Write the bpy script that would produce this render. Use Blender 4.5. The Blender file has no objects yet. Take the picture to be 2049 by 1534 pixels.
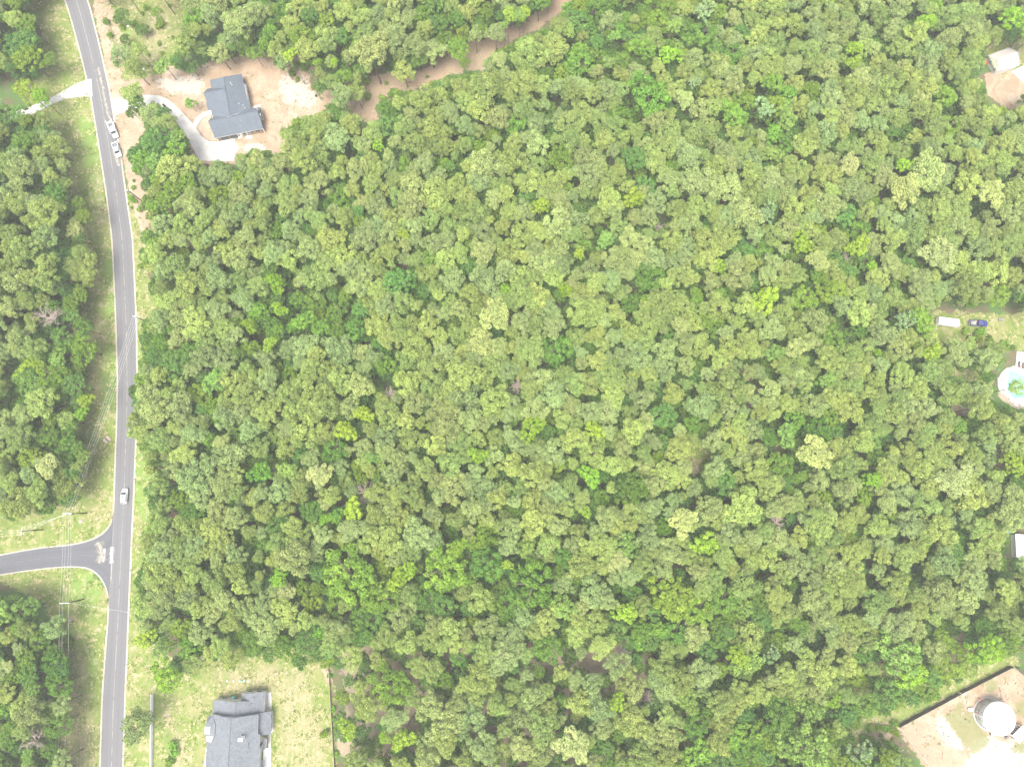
import bpy, math, random
import numpy as np

# ------------------------------------------------------------------ camera, light, exposure
CAM_H, FPX, TILT = 225.0, 1400.0, math.radians(8.85)
scene = bpy.context.scene
cam_d = bpy.data.cameras.new('camera'); cam = bpy.data.objects.new('camera', cam_d)
scene.collection.objects.link(cam); scene.camera = cam
cam.location = (0, 0, CAM_H); cam.rotation_euler = (TILT, 0, 0)
cam_d.sensor_width = 36.0; cam_d.lens = 36.0 * FPX / 2049.0
cam_d.clip_start = 1.0; cam_d.clip_end = 9000.0

SUN_EL, SUN_AZ = math.radians(72), math.radians(208)      # azimuth clockwise from north
world = bpy.data.worlds.new('World'); scene.world = world; world.use_nodes = True
wn = world.node_tree; wn.nodes.clear()
sky = wn.nodes.new('ShaderNodeTexSky'); sky.sky_type = 'NISHITA'; sky.sun_disc = False
sky.sun_elevation = SUN_EL; sky.sun_rotation = SUN_AZ
sky.air_density = 1.0; sky.dust_density = 4.0; sky.ozone_density = 0.6
bgn = wn.nodes.new('ShaderNodeBackground'); bgn.inputs['Strength'].default_value = 0.14
won = wn.nodes.new('ShaderNodeOutputWorld')
hsv = wn.nodes.new('ShaderNodeHueSaturation'); hsv.inputs['Saturation'].default_value = 0.45   # thin even cloud
wn.links.new(sky.outputs[0], hsv.inputs['Color']); wn.links.new(hsv.outputs[0], bgn.inputs[0]); wn.links.new(bgn.outputs[0], won.inputs[0])
sd = bpy.data.lights.new('sun', 'SUN'); sun = bpy.data.objects.new('sun', sd); scene.collection.objects.link(sun)
sd.energy = 1.5; sd.angle = math.radians(28); sd.color = (1.0, 0.95, 0.86)
sun.rotation_euler = (math.pi/2 - SUN_EL, 0, math.pi - SUN_AZ)
scene.view_settings.view_transform = 'Standard'; scene.view_settings.look = 'None'
scene.view_settings.gamma = 1.0; scene.view_settings.use_curve_mapping = False
scene.view_settings.exposure = 2.07
HAZE = 0.00024

# ------------------------------------------------------------------ projection helpers
CT, ST = math.cos(TILT), math.sin(TILT)
def P(px, py, z=0.0):
    x = (px-1024.5)/FPX; y = -(py-767)/FPX
    dy = y*CT+ST; dz = y*ST-CT; s = (z-CAM_H)/dz
    return (x*s, dy*s, z)
def Q(x, y, z=0.0):
    """world -> photo pixels (arrays allowed)"""
    z = z-CAM_H
    yc = y*CT+z*ST; zc = -y*ST+z*CT
    return 1024.5+FPX*x/(-zc), 767-FPX*yc/(-zc)
rng = np.random.default_rng(11); R = random.Random(5)

# ------------------------------------------------------------------ mesh helpers
C = scene.collection
class MB:
    def __init__(s): s.v=[]; s.f=[]; s.m=[]; s.c=[]
    def add(s, vs, fs, m=0):
        s.c.append((len(s.v),len(s.f))); o=len(s.v); s.v+= [tuple(p) for p in vs]
        s.f+= [tuple(i+o for i in f) for f in fs]; s.m+= (m if isinstance(m,list) else [m]*len(fs)); return s
    def box(s, c, d, rz=0.0, m=0, taper=1.0):
        a,b,h=d[0]/2,d[1]/2,d[2]/2; cs,sn=math.cos(rz),math.sin(rz); vs=[]
        for z,t in ((-h,1.0),(h,taper)):
            for x,y in ((-a,-b),(a,-b),(a,b),(-a,b)):
                x*=t; y*=t; vs.append((c[0]+x*cs-y*sn, c[1]+x*sn+y*cs, c[2]+z))
        return s.add(vs,[(3,2,1,0),(4,5,6,7),(0,1,5,4),(1,2,6,5),(2,3,7,6),(3,0,4,7)],m)
    def prism(s, poly, z0, z1, m=0, ms=None):
        n=len(poly); ar=sum(poly[i][0]*poly[(i+1)%n][1]-poly[(i+1)%n][0]*poly[i][1] for i in range(n))
        if ar<0: poly=poly[::-1]
        vs=[(p[0],p[1],z0) for p in poly]+[(p[0],p[1],z1) for p in poly]
        fs=[tuple(range(n-1,-1,-1)),tuple(range(n,2*n))]+[(i,(i+1)%n,n+(i+1)%n,n+i) for i in range(n)]
        ms = m if ms is None else ms
        return s.add(vs,fs,[ms,m]+[ms]*n)
    def slab(s, pts, th, m=0, ms=1):
        """roof plane: top polygon in 3-D, extruded straight down"""
        n=len(pts); ar=sum(pts[i][0]*pts[(i+1)%n][1]-pts[(i+1)%n][0]*pts[i][1] for i in range(n))
        if ar<0: pts=pts[::-1]
        vs=[(p[0],p[1],p[2]-th) for p in pts]+[tuple(p) for p in pts]
        fs=[tuple(range(n-1,-1,-1)),tuple(range(n,2*n))]+[(i,(i+1)%n,n+(i+1)%n,n+i) for i in range(n)]
        return s.add(vs,fs,[ms,m]+[ms]*n)
    def cyl(s, p0, p1, r0, r1=None, n=8, m=0, cap=True):
        r1=r0 if r1 is None else r1
        p0=np.array(p0,float); p1=np.array(p1,float); d=p1-p0; L=np.linalg.norm(d)
        if L<1e-6: return s
        d/=L; a=np.cross(d,(0,0,1.0)) if abs(d[2])<0.9 else np.cross(d,(1.0,0,0)); a/=np.linalg.norm(a); b=np.cross(d,a)
        vs=[]
        for p,r in ((p0,r0),(p1,r1)):
            for i in range(n):
                t=2*math.pi*i/n; vs.append(tuple(p+r*(math.cos(t)*a+math.sin(t)*b)))
        fs=[(i,(i+1)%n,n+(i+1)%n,n+i) for i in range(n)]
        fs=[f[::-1] for f in fs]
        if cap: fs+= [tuple(range(n)),tuple(range(2*n-1,n-1,-1))]
        return s.add(vs,fs,m)
    def tube(s, pts, r, n=6, m=0):
        for a,b in zip(pts[:-1],pts[1:]): s.cyl(a,b,r,r,n,m,False)
        return s
    def loft(s, rings, m=0, cap=True):
        n=len(rings[0]); vs=[p for r in rings for p in r]; fs=[]
        for k in range(len(rings)-1):
            for i in range(n):
                fs.append((k*n+i,k*n+(i+1)%n,(k+1)*n+(i+1)%n,(k+1)*n+i))
        if cap: fs+=[tuple(range(n-1,-1,-1)),tuple(range((len(rings)-1)*n,len(rings)*n))]
        return s.add(vs,fs,m)
    def lathe(s, prof, c=(0,0,0), n=24, m=0):
        return s.loft([[(c[0]+r*math.cos(2*math.pi*i/n),c[1]+r*math.sin(2*math.pi*i/n),c[2]+z) for i in range(n)] for r,z in prof],m)
    def build_each(s, name, mats, parent=None):
        ends=s.c[1:]+[(len(s.v),len(s.f))]; out=[]
        for (v0,f0),(v1,f1) in zip(s.c,ends):
            q=MB(); q.v=s.v[v0:v1]; q.f=[tuple(i-v0 for i in f) for f in s.f[f0:f1]]; q.m=s.m[f0:f1]; out.append(q.build(name,mats,parent))
        return out
    def build(s, name, mats, parent=None, smooth=False):
        me=bpy.data.meshes.new(name); me.from_pydata(s.v,[],s.f)
        if not isinstance(mats,(list,tuple)): mats=[mats]
        for mt in mats: me.materials.append(mt)
        me.polygons.foreach_set('material_index',[min(k,len(mats)-1) for k in s.m])
        if smooth: me.polygons.foreach_set('use_smooth',[True]*len(s.f))
        me.update(); o=bpy.data.objects.new(name,me); C.objects.link(o)
        if parent: o.parent=parent
        return o
def tag(o,label=None,cat=None,group=None,kind=None):
    if label: o['label']=label
    if cat: o['category']=cat
    if group: o['group']=group
    if kind: o['kind']=kind
    return o
def empty(name,loc,rz=0.0,label=None,cat=None,group=None):
    o=bpy.data.objects.new(name,None); C.objects.link(o); o.location=loc; o.rotation_euler=(0,0,rz); o.empty_display_size=0.5
    return tag(o,label,cat,group)
def copy_tree(o,parent=None):
    c=o.copy(); C.objects.link(c); c.parent=parent
    for ch in list(o.children): copy_tree(ch,c)
    return c

# ------------------------------------------------------------------ materials
def new_mat(name):
    m=bpy.data.materials.new(name); m.use_nodes=True; nt=m.node_tree; nt.nodes.clear()
    out=nt.nodes.new('ShaderNodeOutputMaterial'); return m,nt,out
def N(nt,t,**kw):
    n=nt.nodes.new(t)
    for k,v in kw.items(): setattr(n,k,v)
    return n
def noise(nt,vec,scale,detail=4,rough=0.6):
    n=N(nt,'ShaderNodeTexNoise'); n.inputs['Scale'].default_value=scale; n.inputs['Detail'].default_value=detail
    n.inputs['Roughness'].default_value=rough; nt.links.new(vec,n.inputs['Vector']); return n.outputs['Fac']
def mrange(nt,v,a,b,c=0.0,d=1.0,smooth=True):
    n=N(nt,'ShaderNodeMapRange'); n.interpolation_type='SMOOTHSTEP' if smooth else 'LINEAR'
    n.inputs[1].default_value=a; n.inputs[2].default_value=b; n.inputs[3].default_value=c; n.inputs[4].default_value=d
    nt.links.new(v,n.inputs[0]); return n.outputs[0]
def mix(nt,f,a,b,blend='MIX'):
    n=N(nt,'ShaderNodeMix',data_type='RGBA',blend_type=blend)
    for s,x in ((0,f),(6,a),(7,b)):
        if isinstance(x,(int,float)): n.inputs[s].default_value=x
        elif isinstance(x,tuple): n.inputs[s].default_value=(x[0],x[1],x[2],1)
        else: nt.links.new(x,n.inputs[s])
    return n.outputs[2]
def math_(nt,op,a,b=0.0):
    n=N(nt,'ShaderNodeMath',operation=op)
    for i,x in enumerate((a,b)):
        if isinstance(x,(int,float)): n.inputs[i].default_value=x
        else: nt.links.new(x,n.inputs[i])
    return n.outputs[0]
def coords(nt,world_=False):
    if world_: return N(nt,'ShaderNodeNewGeometry').outputs['Position']
    return N(nt,'ShaderNodeTexCoord').outputs['Object']
def bsdf(nt,out,col,rough=0.8,metal=0.0,bump=None,bstr=0.3,bdist=0.05,spec=0.3):
    b=N(nt,'ShaderNodeBsdfPrincipled'); b.inputs['Roughness'].default_value=rough; b.inputs['Metallic'].default_value=metal
    b.inputs['Specular IOR Level'].default_value=spec
    if isinstance(col,tuple): b.inputs['Base Color'].default_value=(*col,1)
    else: nt.links.new(col,b.inputs['Base Color'])
    if bump is not None:
        bn=N(nt,'ShaderNodeBump'); bn.inputs['Strength'].default_value=bstr; bn.inputs['Distance'].default_value=bdist
        nt.links.new(bump,bn.inputs['Height']); nt.links.new(bn.outputs[0],b.inputs['Normal'])
    nt.links.new(b.outputs[0],out.inputs[0]); return b
def plain(name,c1,c2=None,scale=3.0,rough=0.75,metal=0.0,world_=False,spec=0.3,bump=0.15):
    m,nt,out=new_mat(name); v=coords(nt,world_)
    c2=c2 or tuple(x*0.75 for x in c1)
    f=noise(nt,v,scale,5); g=noise(nt,v,scale*9,3)
    col=mix(nt,mrange(nt,f,0.3,0.7),c1,c2); col=mix(nt,mrange(nt,g,0.35,0.75,0,0.35),col,c2)
    bsdf(nt,out,col,rough,metal,g,bump,0.02,spec); return m

M={}
M['white']=plain('white_trim',(0.78,0.78,0.76),(0.66,0.66,0.64),1.5,0.6)
M['siding']=plain('pale_siding',(0.62,0.61,0.57),(0.52,0.51,0.48),1.2,0.7)
M['brick']=plain('tan_brick',(0.36,0.28,0.2),(0.24,0.19,0.14),2.5,0.85)
M['glass']=plain('window_glass',(0.03,0.04,0.05),(0.05,0.06,0.07),1,0.08,spec=0.6,bump=0)
M['dark']=plain('dark_rubber',(0.02,0.02,0.02),(0.035,0.035,0.035),3,0.8)
M['metal']=plain('grey_metal',(0.35,0.36,0.37),(0.25,0.26,0.27),3,0.45,0.6)
M['white_paint']=plain('white_car_paint',(0.75,0.76,0.77),(0.68,0.69,0.7),1.5,0.25,spec=0.5,bump=0)
M['navy_paint']=plain('navy_car_paint',(0.03,0.035,0.12),(0.04,0.05,0.16),1.5,0.25,spec=0.5,bump=0)
M['door']=plain('garage_door_grey',(0.12,0.13,0.14),(0.09,0.1,0.11),2,0.6)
M['wood_pole']=plain('pole_wood',(0.07,0.055,0.045),(0.035,0.03,0.025),4,0.9)
M['pale_metal']=plain('pale_metal',(0.7,0.7,0.7),(0.55,0.55,0.55),4,0.5)
M['wire']=plain('wire_aluminium',(0.5,0.52,0.5),(0.42,0.44,0.42),1,0.5,0.2)
M['bark']=plain('bark',(0.16,0.125,0.1),(0.08,0.06,0.05),5,0.95)
M['deadwood']=plain('bleached_wood',(0.36,0.29,0.25),(0.22,0.17,0.14),3,0.95)
M['greywood']=plain('weathered_wood',(0.13,0.12,0.105),(0.075,0.068,0.06),2.5,0.9)
M['palewood']=plain('pale_wood',(0.42,0.34,0.28),(0.28,0.22,0.18),3,0.9)
M['tarp']=plain('blue_plastic',(0.06,0.14,0.5),(0.05,0.1,0.35),2,0.5)
M['teal']=plain('teal_plastic',(0.1,0.42,0.36),(0.14,0.5,0.44),2,0.5)
M['mint']=plain('faded_mint_plastic',(0.2,0.36,0.3),(0.16,0.3,0.25),2,0.6)
M['orange']=plain('red_plastic',(0.5,0.08,0.05),(0.4,0.1,0.06),2,0.5)
M['yellow']=plain('yellow_plastic',(0.7,0.6,0.05),(0.6,0.5,0.05),2,0.5)
M['rock']=plain('rock',(0.42,0.38,0.33),(0.26,0.22,0.19),1.5,0.9)
M['concrete']=plain('concrete',(0.4,0.385,0.36),(0.33,0.315,0.29),0.5,0.85,world_=True)
M['oldconcrete']=plain('old_concrete',(0.37,0.36,0.34),(0.27,0.26,0.25),0.4,0.85,world_=True)
M['brown']=plain('brown_fabric',(0.09,0.06,0.05),(0.06,0.04,0.035),3,0.9)
M['cab']=plain('pale_green_siding',(0.4,0.42,0.3),(0.34,0.36,0.26),2,0.8)

def roof_mat(name,c1,c2,c3):
    m,nt,out=new_mat(name); v=coords(nt)
    mp=N(nt,'ShaderNodeMapping'); mp.inputs['Scale'].default_value=(1,1,0.2); nt.links.new(v,mp.inputs[0])
    vo=N(nt,'ShaderNodeTexVoronoi'); vo.inputs['Scale'].default_value=3.2; nt.links.new(v,vo.inputs[0])
    f=noise(nt,v,0.35,5); g=noise(nt,v,5.0,3)
    col=mix(nt,mrange(nt,f,0.3,0.7),c1,c2)
    col=mix(nt,math_(nt,'MULTIPLY',vo.outputs['Color'],0.75),col,c3)
    col=mix(nt,mrange(nt,g,0.4,0.7,0,0.4),col,c2)
    bsdf(nt,out,col,0.9,0,g,0.4,0.03); return m
M['roof1']=roof_mat('charcoal_shingle',(0.075,0.09,0.108),(0.06,0.074,0.09),(0.105,0.12,0.138))
M['roof2']=roof_mat('grey_shingle',(0.088,0.096,0.11),(0.066,0.073,0.084),(0.165,0.173,0.187))
M['roof3']=roof_mat('beige_shingle',(0.33,0.31,0.28),(0.28,0.27,0.245),(0.4,0.38,0.35))

# asphalt: aggregate grain, wheel paths and a pale centre seam along the road (attribute 'across' 0..1)
def asphalt(name,base,seam):
    m,nt,out=new_mat(name); v=coords(nt,True)
    at=N(nt,'ShaderNodeAttribute',attribute_name='across'); a=at.outputs['Fac']
    f=noise(nt,v,0.12,5); g=noise(nt,v,2.2,4)
    d=tuple(x*0.8 for x in base); l=tuple(x*1.35 for x in base)
    col=mix(nt,mrange(nt,f,0.3,0.7,0,0.2),base,d)
    col=mix(nt,mrange(nt,g,0.35,0.75,0,0.4),col,l)
    w=math_(nt,'ABSOLUTE',math_(nt,'SINE',math_(nt,'MULTIPLY',a,math.pi*4)))
    col=mix(nt,mrange(nt,w,0.2,1.0,0.0,0.28),col,l)
    mp=N(nt,'ShaderNodeMapping'); mp.inputs['Scale'].default_value=(3.0,0.06,1); nt.links.new(v,mp.inputs[0])
    st=noise(nt,mp.outputs[0],1.0,3); col=mix(nt,mrange(nt,st,0.5,0.8,0,0.35),col,l)
    c=math_(nt,'ABSOLUTE',math_(nt,'SUBTRACT',a,0.5))
    s=math_(nt,'MULTIPLY',mrange(nt,c,0.0,0.03,1,0),seam); s=math_(nt,'MULTIPLY',s,mrange(nt,noise(nt,v,0.4,2),0.3,0.6))
    col=mix(nt,s,col,(0.32,0.3,0.26))
    e=mrange(nt,math_(nt,'ADD',c,math_(nt,'MULTIPLY',noise(nt,v,1.2,3),0.08)),0.50,0.56); col=mix(nt,math_(nt,'MULTIPLY',e,0.6),col,(0.34,0.31,0.26))
    bsdf(nt,out,col,0.9,0,g,0.3,0.02); return m
M['asphalt']=asphalt('asphalt',(0.092,0.091,0.094),0.55)
M['asphalt2']=asphalt('asphalt_side',(0.07,0.072,0.079),0.15)
def ragged(name,c1,c2,lo=0.42,hi=0.55,sc=0.9):
    m,nt,out=new_mat(name); v=coords(nt,True)
    at=N(nt,'ShaderNodeAttribute',attribute_name='across'); a=at.outputs['Fac']
    c=math_(nt,'ABSOLUTE',math_(nt,'SUBTRACT',a,0.5))
    f=noise(nt,v,sc,4); k=mrange(nt,math_(nt,'ADD',math_(nt,'MULTIPLY',c,0.55),math_(nt,'MULTIPLY',f,0.5)),lo,hi,1,0)
    b=N(nt,'ShaderNodeBsdfPrincipled'); b.inputs['Roughness'].default_value=0.9
    nt.links.new(mix(nt,mrange(nt,noise(nt,v,2,3),0.3,0.7),c1,c2),b.inputs['Base Color'])
    t=N(nt,'ShaderNodeBsdfTransparent'); mx=N(nt,'ShaderNodeMixShader')
    nt.links.new(k,mx.inputs[0]); nt.links.new(t.outputs[0],mx.inputs[1]); nt.links.new(b.outputs[0],mx.inputs[2])
    nt.links.new(mx.outputs[0],out.inputs[0]); return m
M['edge']=ragged('gravel_edge',(0.33,0.3,0.25),(0.24,0.215,0.17),0.46,0.6,0.8)
M['worn']=ragged('worn_white_marking',(0.4,0.385,0.35),(0.26,0.25,0.23),0.3,0.5,1.1)
M['dust']=ragged('pale_dust',(0.22,0.205,0.175),(0.17,0.16,0.145),0.22,0.5,0.9)

# leaves
def leaf_mat(name,col,trans=0.3):
    m,nt,out=new_mat(name)
    oi=N(nt,'ShaderNodeObjectInfo'); at=N(nt,'ShaderNodeAttribute',attribute_name='tone'); t=at.outputs['Fac']; r=oi.outputs['Random']
    hs=N(nt,'ShaderNodeHueSaturation'); hs.inputs['Color'].default_value=(*col,1)
    v=math_(nt,'MULTIPLY',mrange(nt,t,0,1,0.7,1.35,False),mrange(nt,r,0,1,0.86,1.16,False)); nt.links.new(v,hs.inputs['Value'])
    nt.links.new(math_(nt,'ADD',mrange(nt,t,0,1,0.012,-0.012,False),mrange(nt,math_(nt,'FRACT',math_(nt,'MULTIPLY',r,7.31)),0,1,0.488,0.512,False)),hs.inputs['Hue'])
    d=N(nt,'ShaderNodeBsdfDiffuse'); tr=N(nt,'ShaderNodeBsdfTranslucent'); mx=N(nt,'ShaderNodeMixShader'); mx.inputs[0].default_value=trans
    nt.links.new(hs.outputs[0],d.inputs[0]); nt.links.new(mix(nt,0.4,hs.outputs[0],(0.14,0.22,0.03)),tr.inputs[0])
    nt.links.new(d.outputs[0],mx.inputs[1]); nt.links.new(tr.outputs[0],mx.inputs[2]); nt.links.new(mx.outputs[0],out.inputs[0]); return m
TONES={ # (word used in the label, leaf colour)
 'pine':[('olive',(0.2,0.265,0.068)),('grey green',(0.19,0.26,0.09)),('yellowish green',(0.222,0.288,0.072)),('dull green',(0.172,0.24,0.065)),('light olive',(0.215,0.272,0.088))],
 'broad':[('mid green',(0.115,0.205,0.03)),('deep green',(0.092,0.178,0.03)),('yellow green',(0.145,0.228,0.03)),('cool green',(0.1,0.195,0.042))],
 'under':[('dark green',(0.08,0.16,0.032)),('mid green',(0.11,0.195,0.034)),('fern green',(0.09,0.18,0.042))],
 'lime':[('lime green',(0.185,0.32,0.03)),('yellow lime',(0.225,0.33,0.035))],
 'spring':[('fresh green',(0.15,0.285,0.04)),('pale green',(0.185,0.3,0.065))],
 'pale':[('pale yellow',(0.26,0.315,0.1)),('straw yellow',(0.275,0.315,0.115))],
 'silver':[('silvery green',(0.2,0.29,0.12))]}
TR=dict(pine=0.25,broad=0.3,under=0.3,lime=0.35,spring=0.35,pale=0.2,silver=0.2)
TM={k:[leaf_mat(k+'_leaves_'+w.replace(' ','_'),c,TR[k]) for w,c in v] for k,v in TONES.items()}
M['broad']=TM['broad'][0]; M['spring']=TM['spring'][0]; M['under']=TM['under'][0]

# ------------------------------------------------------------------ land-cover masks (photo pixels of the ground)
GX0,GY0,GS=-420,-330,2.0; GW,GH=int((2480-GX0)/GS),int((1900-GY0)/GS)
def raster(polys):
    m=np.zeros((GH,GW),np.float32)
    for poly in polys:
        xs=np.array([p[0] for p in poly],float); ys=np.array([p[1] for p in poly],float)
        i0=max(0,int((xs.min()-GX0)/GS)); i1=min(GW,int((xs.max()-GX0)/GS)+2); j0=max(0,int((ys.min()-GY0)/GS)); j1=min(GH,int((ys.max()-GY0)/GS)+2)
        if i1<=i0 or j1<=j0: continue
        X,Y=np.meshgrid(GX0+GS*(np.arange(i0,i1)+0.5),GY0+GS*(np.arange(j0,j1)+0.5)); ins=np.zeros(X.shape,bool)
        n=len(poly)
        for k in range(n):
            x1,y1,x2,y2=xs[k],ys[k],xs[(k+1)%n],ys[(k+1)%n]
            if y1==y2: continue
            ins^=((Y<y1)!=(Y<y2))&(X<(x2-x1)*(Y-y1)/(y2-y1)+x1)
        m[j0:j1,i0:i1]=np.maximum(m[j0:j1,i0:i1],ins)
    return m
def blur(m,r):
    for ax in (0,1):
        for _ in range(2):
            c=np.cumsum(np.pad(m,[(r+1,r) if a==ax else (0,0) for a in (0,1)],mode='edge'),axis=ax)
            m=(c[2*r+1:]-c[:-2*r-1])/(2*r+1) if ax==0 else (c[:,2*r+1:]-c[:,:-2*r-1])/(2*r+1)
    return m
def samp(m,px,py):
    i=np.clip(((np.asarray(px)-GX0)/GS).astype(int),0,GW-1); j=np.clip(((np.asarray(py)-GY0)/GS).astype(int),0,GH-1); return m[j,i]

# road edges (photo pixels, top to bottom)
RL=[(-60,-330),(132,0),(160,100),(182,190),(192,250),(200,300),(213,383),(225,476),(233,650),(236,760),(234,860),(232,900),(229,1000),(226,1060),(222,1130),(219,1200),(216,1250),(212,1300),(205,1400),(201,1534),(196,1900)]
RR=[(2,-330),(175,0),(200,100),(220,190),(229,250),(239,300),(250,383),(264,476),(272,650),(273,760),(272,860),(270,900),(266,1000),(263,1060),(260,1130),(257,1200),(255,1250),(253,1300),(249,1400),(245,1534),(240,1900)]
SU=[(-420,1150),(-150,1128),(0,1111),(46,1102),(91,1095),(140,1091),(172,1084),(192,1077),(206,1068),(218,1057),(226,1041),(229,1020)]
SLw=[(-420,1195),(-150,1168),(0,1149),(46,1142),(91,1136),(128,1133),(171,1133),(192,1142),(205,1158),(213,1174),(218,1194),(219,1220)]

grassP=[
 [(55,-330),(-60,-330),(132,0),(160,100),(182,190),(200,300),(225,476),(233,650),(236,760),(232,900),(226,1060),(206,1068),(172,1084),(0,1111),(-420,1150),(-420,1040),(0,1030),(100,1015),(150,960),(160,900),(150,700),(150,500),(135,380),(95,280),(60,230),(60,180),(85,60),(45,15)],
 [(-420,1195),(0,1149),(171,1133),(213,1174),(216,1250),(212,1300),(201,1534),(196,1900),(80,1900),(105,1534),(118,1400),(120,1300),(90,1205),(0,1165),(-420,1230)],
 [(245,330),(262,383),(285,420),(300,560),(345,610),(300,700),(300,850),(320,1000),(320,1200),(290,1320),(300,1900),(235,1900),(250,1400),(262,1100),(273,760),(270,600),(262,470)],
 [(270,1230),(340,1320),(520,1300),(650,1290),(668,1380),(672,1560),(675,1900),(230,1900),(245,1534)],
 [(180,0),(380,0),(360,140),(300,170),(240,160),(215,80)],
 [(1345,850),(1390,850),(1440,920),(1430,960),(1380,930)],
 [(1860,620),(2120,630),(2120,700),(1990,700),(1980,820),(1880,800),(1900,700),(1860,680)],
 [(1700,1380),(1800,1300),(2000,1280),(2049,1330),(1900,1390),(1790,1450),(1750,1560),(1690,1560)],
 [(1960,60),(2200,60),(2200,110),(1990,170)],
]
tankgrassP=[[(1885,1425),(1915,1422),(1945,1425),(1960,1450),(1985,1485),(1950,1508),(1920,1480)],[(1975,1355),(2000,1360),(1990,1385),(1970,1385)],[(2028,1405),(2060,1400),(2060,1440),(2035,1430)],[(2020,1490),(2060,1482),(2060,1508),(2026,1504)],[(1912,1405),(1930,1405),(1925,1425),(1912,1425)]]
sandP=[
 [(225,165),(300,155),(340,130),(375,145),(430,118),(540,105),(610,110),(625,180),(650,205),(655,240),(600,235),(590,260),(560,310),(520,310),(480,330),(400,330),(370,280),(340,245),(300,225),(280,300),(300,420),(295,470),(280,460),(262,400),(242,300),(225,215),(205,100),(215,90)],
 [(184,0),(215,0),(245,60),(250,120),(240,170),(218,160),(200,80)],
 [(1795,1452),(1913,1386),(2020,1332),(2160,1420),(2200,1900),(1950,1900),(1900,1600),(1850,1515)],
 [(1745,1445),(1790,1445),(1800,1470),(1770,1480),(1740,1478)],
 [(1968,150),(1990,140),(2100,150),(2100,240),(2010,215),(1975,190)],
 [(2010,760),(2049,735),(2120,740),(2120,820),(2030,815),(1995,790)],
 [(1800,1300),(1830,1350),(1800,1352),(1775,1335)],
 [(640,1330),(668,1330),(662,1400),(655,1370)],
]
redP=[
 [(640,180),(700,170),(735,150),(850,140),(870,118),(905,92),(960,80),(1000,60),(1050,42),(1090,10),(1160,-40),(1190,-40),(1120,30),(1062,66),(1012,92),(975,120),(965,140),(930,140),(890,160),(850,172),(800,184),(765,196),(750,215),(765,245),(735,245),(700,225),(650,222)],
 [(256,240),(268,235),(285,300),(300,420),(305,470),(292,470),(275,380),(262,300)],
 [(430,135),(520,122),(580,160),(600,220),(590,230),(560,170),(510,140),(440,150)],
 [(540,285),(560,285),(575,305),(555,312)],
 [(295,225),(320,215),(350,240),(385,300),(370,320),(340,280)],
 [(1800,1460),(1840,1450),(1900,1500),(1925,1560),(1870,1560),(1830,1510)],
]
brownP=[
 [(155,480),(178,500),(176,640),(182,720),(180,800),(186,850),(182,930),(170,930),(150,900),(145,700),(148,500)],
 [(100,350),(140,330),(165,400),(160,440),(130,400)],
 [(680,1290),(900,1280),(1250,1290),(1300,1290),(1300,1534),(1300,1900),(700,1900),(690,1534)],
 [(1450,720),(1510,740),(1520,800),(1470,830),(1445,790)],
 [(120,1290),(140,1320),(150,1380),(140,1400),(128,1350)],
 [(0,1030),(100,1012),(150,1000),(155,1015),(140,1035),(100,1042),(0,1060),(-200,1070),(-200,1040)],
 [(1860,720),(1960,720),(2000,860),(1900,830)], [(1960,900),(2049,880),(2060,960),(1990,960)],
 [(1350,880),(1400,870),(1420,935),(1390,945)],
 [(1230,1240),(1330,1280),(1300,1340),(1230,1320)],
]
dryP=[   # straw-coloured thin grass
 [(180,320),(205,330),(225,480),(215,520),(190,450)],[(172,640),(200,640),(208,800),(190,830),(178,760)],
 [(175,500),(195,500),(200,640),(180,640)],
 [(140,1290),(175,1320),(185,1420),(200,1480),(195,1900),(120,1900),(125,1450),(138,1400)],
 [(420,1330),(560,1325),(620,1340),(640,1440),(668,1560),(560,1560),(550,1400),(430,1400)],
 [(318,1400),(345,1410),(375,1470),(395,1500),(360,1560),(330,1560),(345,1480),(320,1440)],
 [(365,1325),(395,1330),(380,1370),(350,1375)],[(262,400),(285,420),(290,560),(275,560)],
 [(283,560),(292,560),(292,640),(286,640)],
 [(290,20),(350,10),(340,100),(300,140),(270,120)],[(100,240),(120,230),(150,330),(130,340)],[(40,1180),(110,1215),(100,1245),(45,1215)],
 [(245,1530),(262,1240),(275,1240),(262,1420),(258,1560)],[(1970,100),(2100,60),(2100,130)],
]
greenP=[ # lush grass in the open, and mown strip
 [(150,1140),(200,1150),(205,1200),(170,1230),(140,1180)],[(205,500),(228,520),(232,640),(210,640)],[(205,700),(235,700),(232,800),(205,840)],
 [(195,250),(150,220),(165,320),(195,420),(212,430)],[(175,1300),(195,1290),(185,1420),(178,1540),(170,1540)],
 [(1890,1425),(1920,1425),(1950,1450),(1985,1490),(1950,1510)],[(1975,1355),(2000,1360),(1990,1385),(1970,1385)],[(2025,1405),(2060,1400),(2060,1440),(2035,1430)],[(2020,1490),(2060,1480),(2060,1510),(2030,1505)],
 [(255,690),(285,690),(290,760),(275,790)],[(272,870),(300,870),(310,1040),(290,1060),(268,1000)],
 [(240,30),(262,40),(270,90),(250,80)],
]
paleP=[  # white crushed stone
 [(1960,1470),(2000,1480),(2049,1495),(2200,1480),(2200,1900),(1980,1900),(1910,1560),(1930,1530)],
 [(1865,1420),(1895,1440),(1935,1490),(1910,1500),(1880,1470)],[(1915,1390),(1945,1375),(1930,1400),(1910,1405)],
 [(560,150),(610,160),(640,200),(610,215),(565,200)],[(450,290),(540,285),(530,300),(460,310)],[(300,160),(400,150),(410,190),(340,185)],
]
mk=lambda p,r=3: blur(raster(p),r)
K=dict(grass=mk(grassP,4),sand=mk(sandP,3),red=mk(redP,3),brown=mk(brownP,6),dry=mk(dryP,6),lush=mk(greenP,5),tg=mk(tankgrassP,2),pale=mk(paleP,4))

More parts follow.
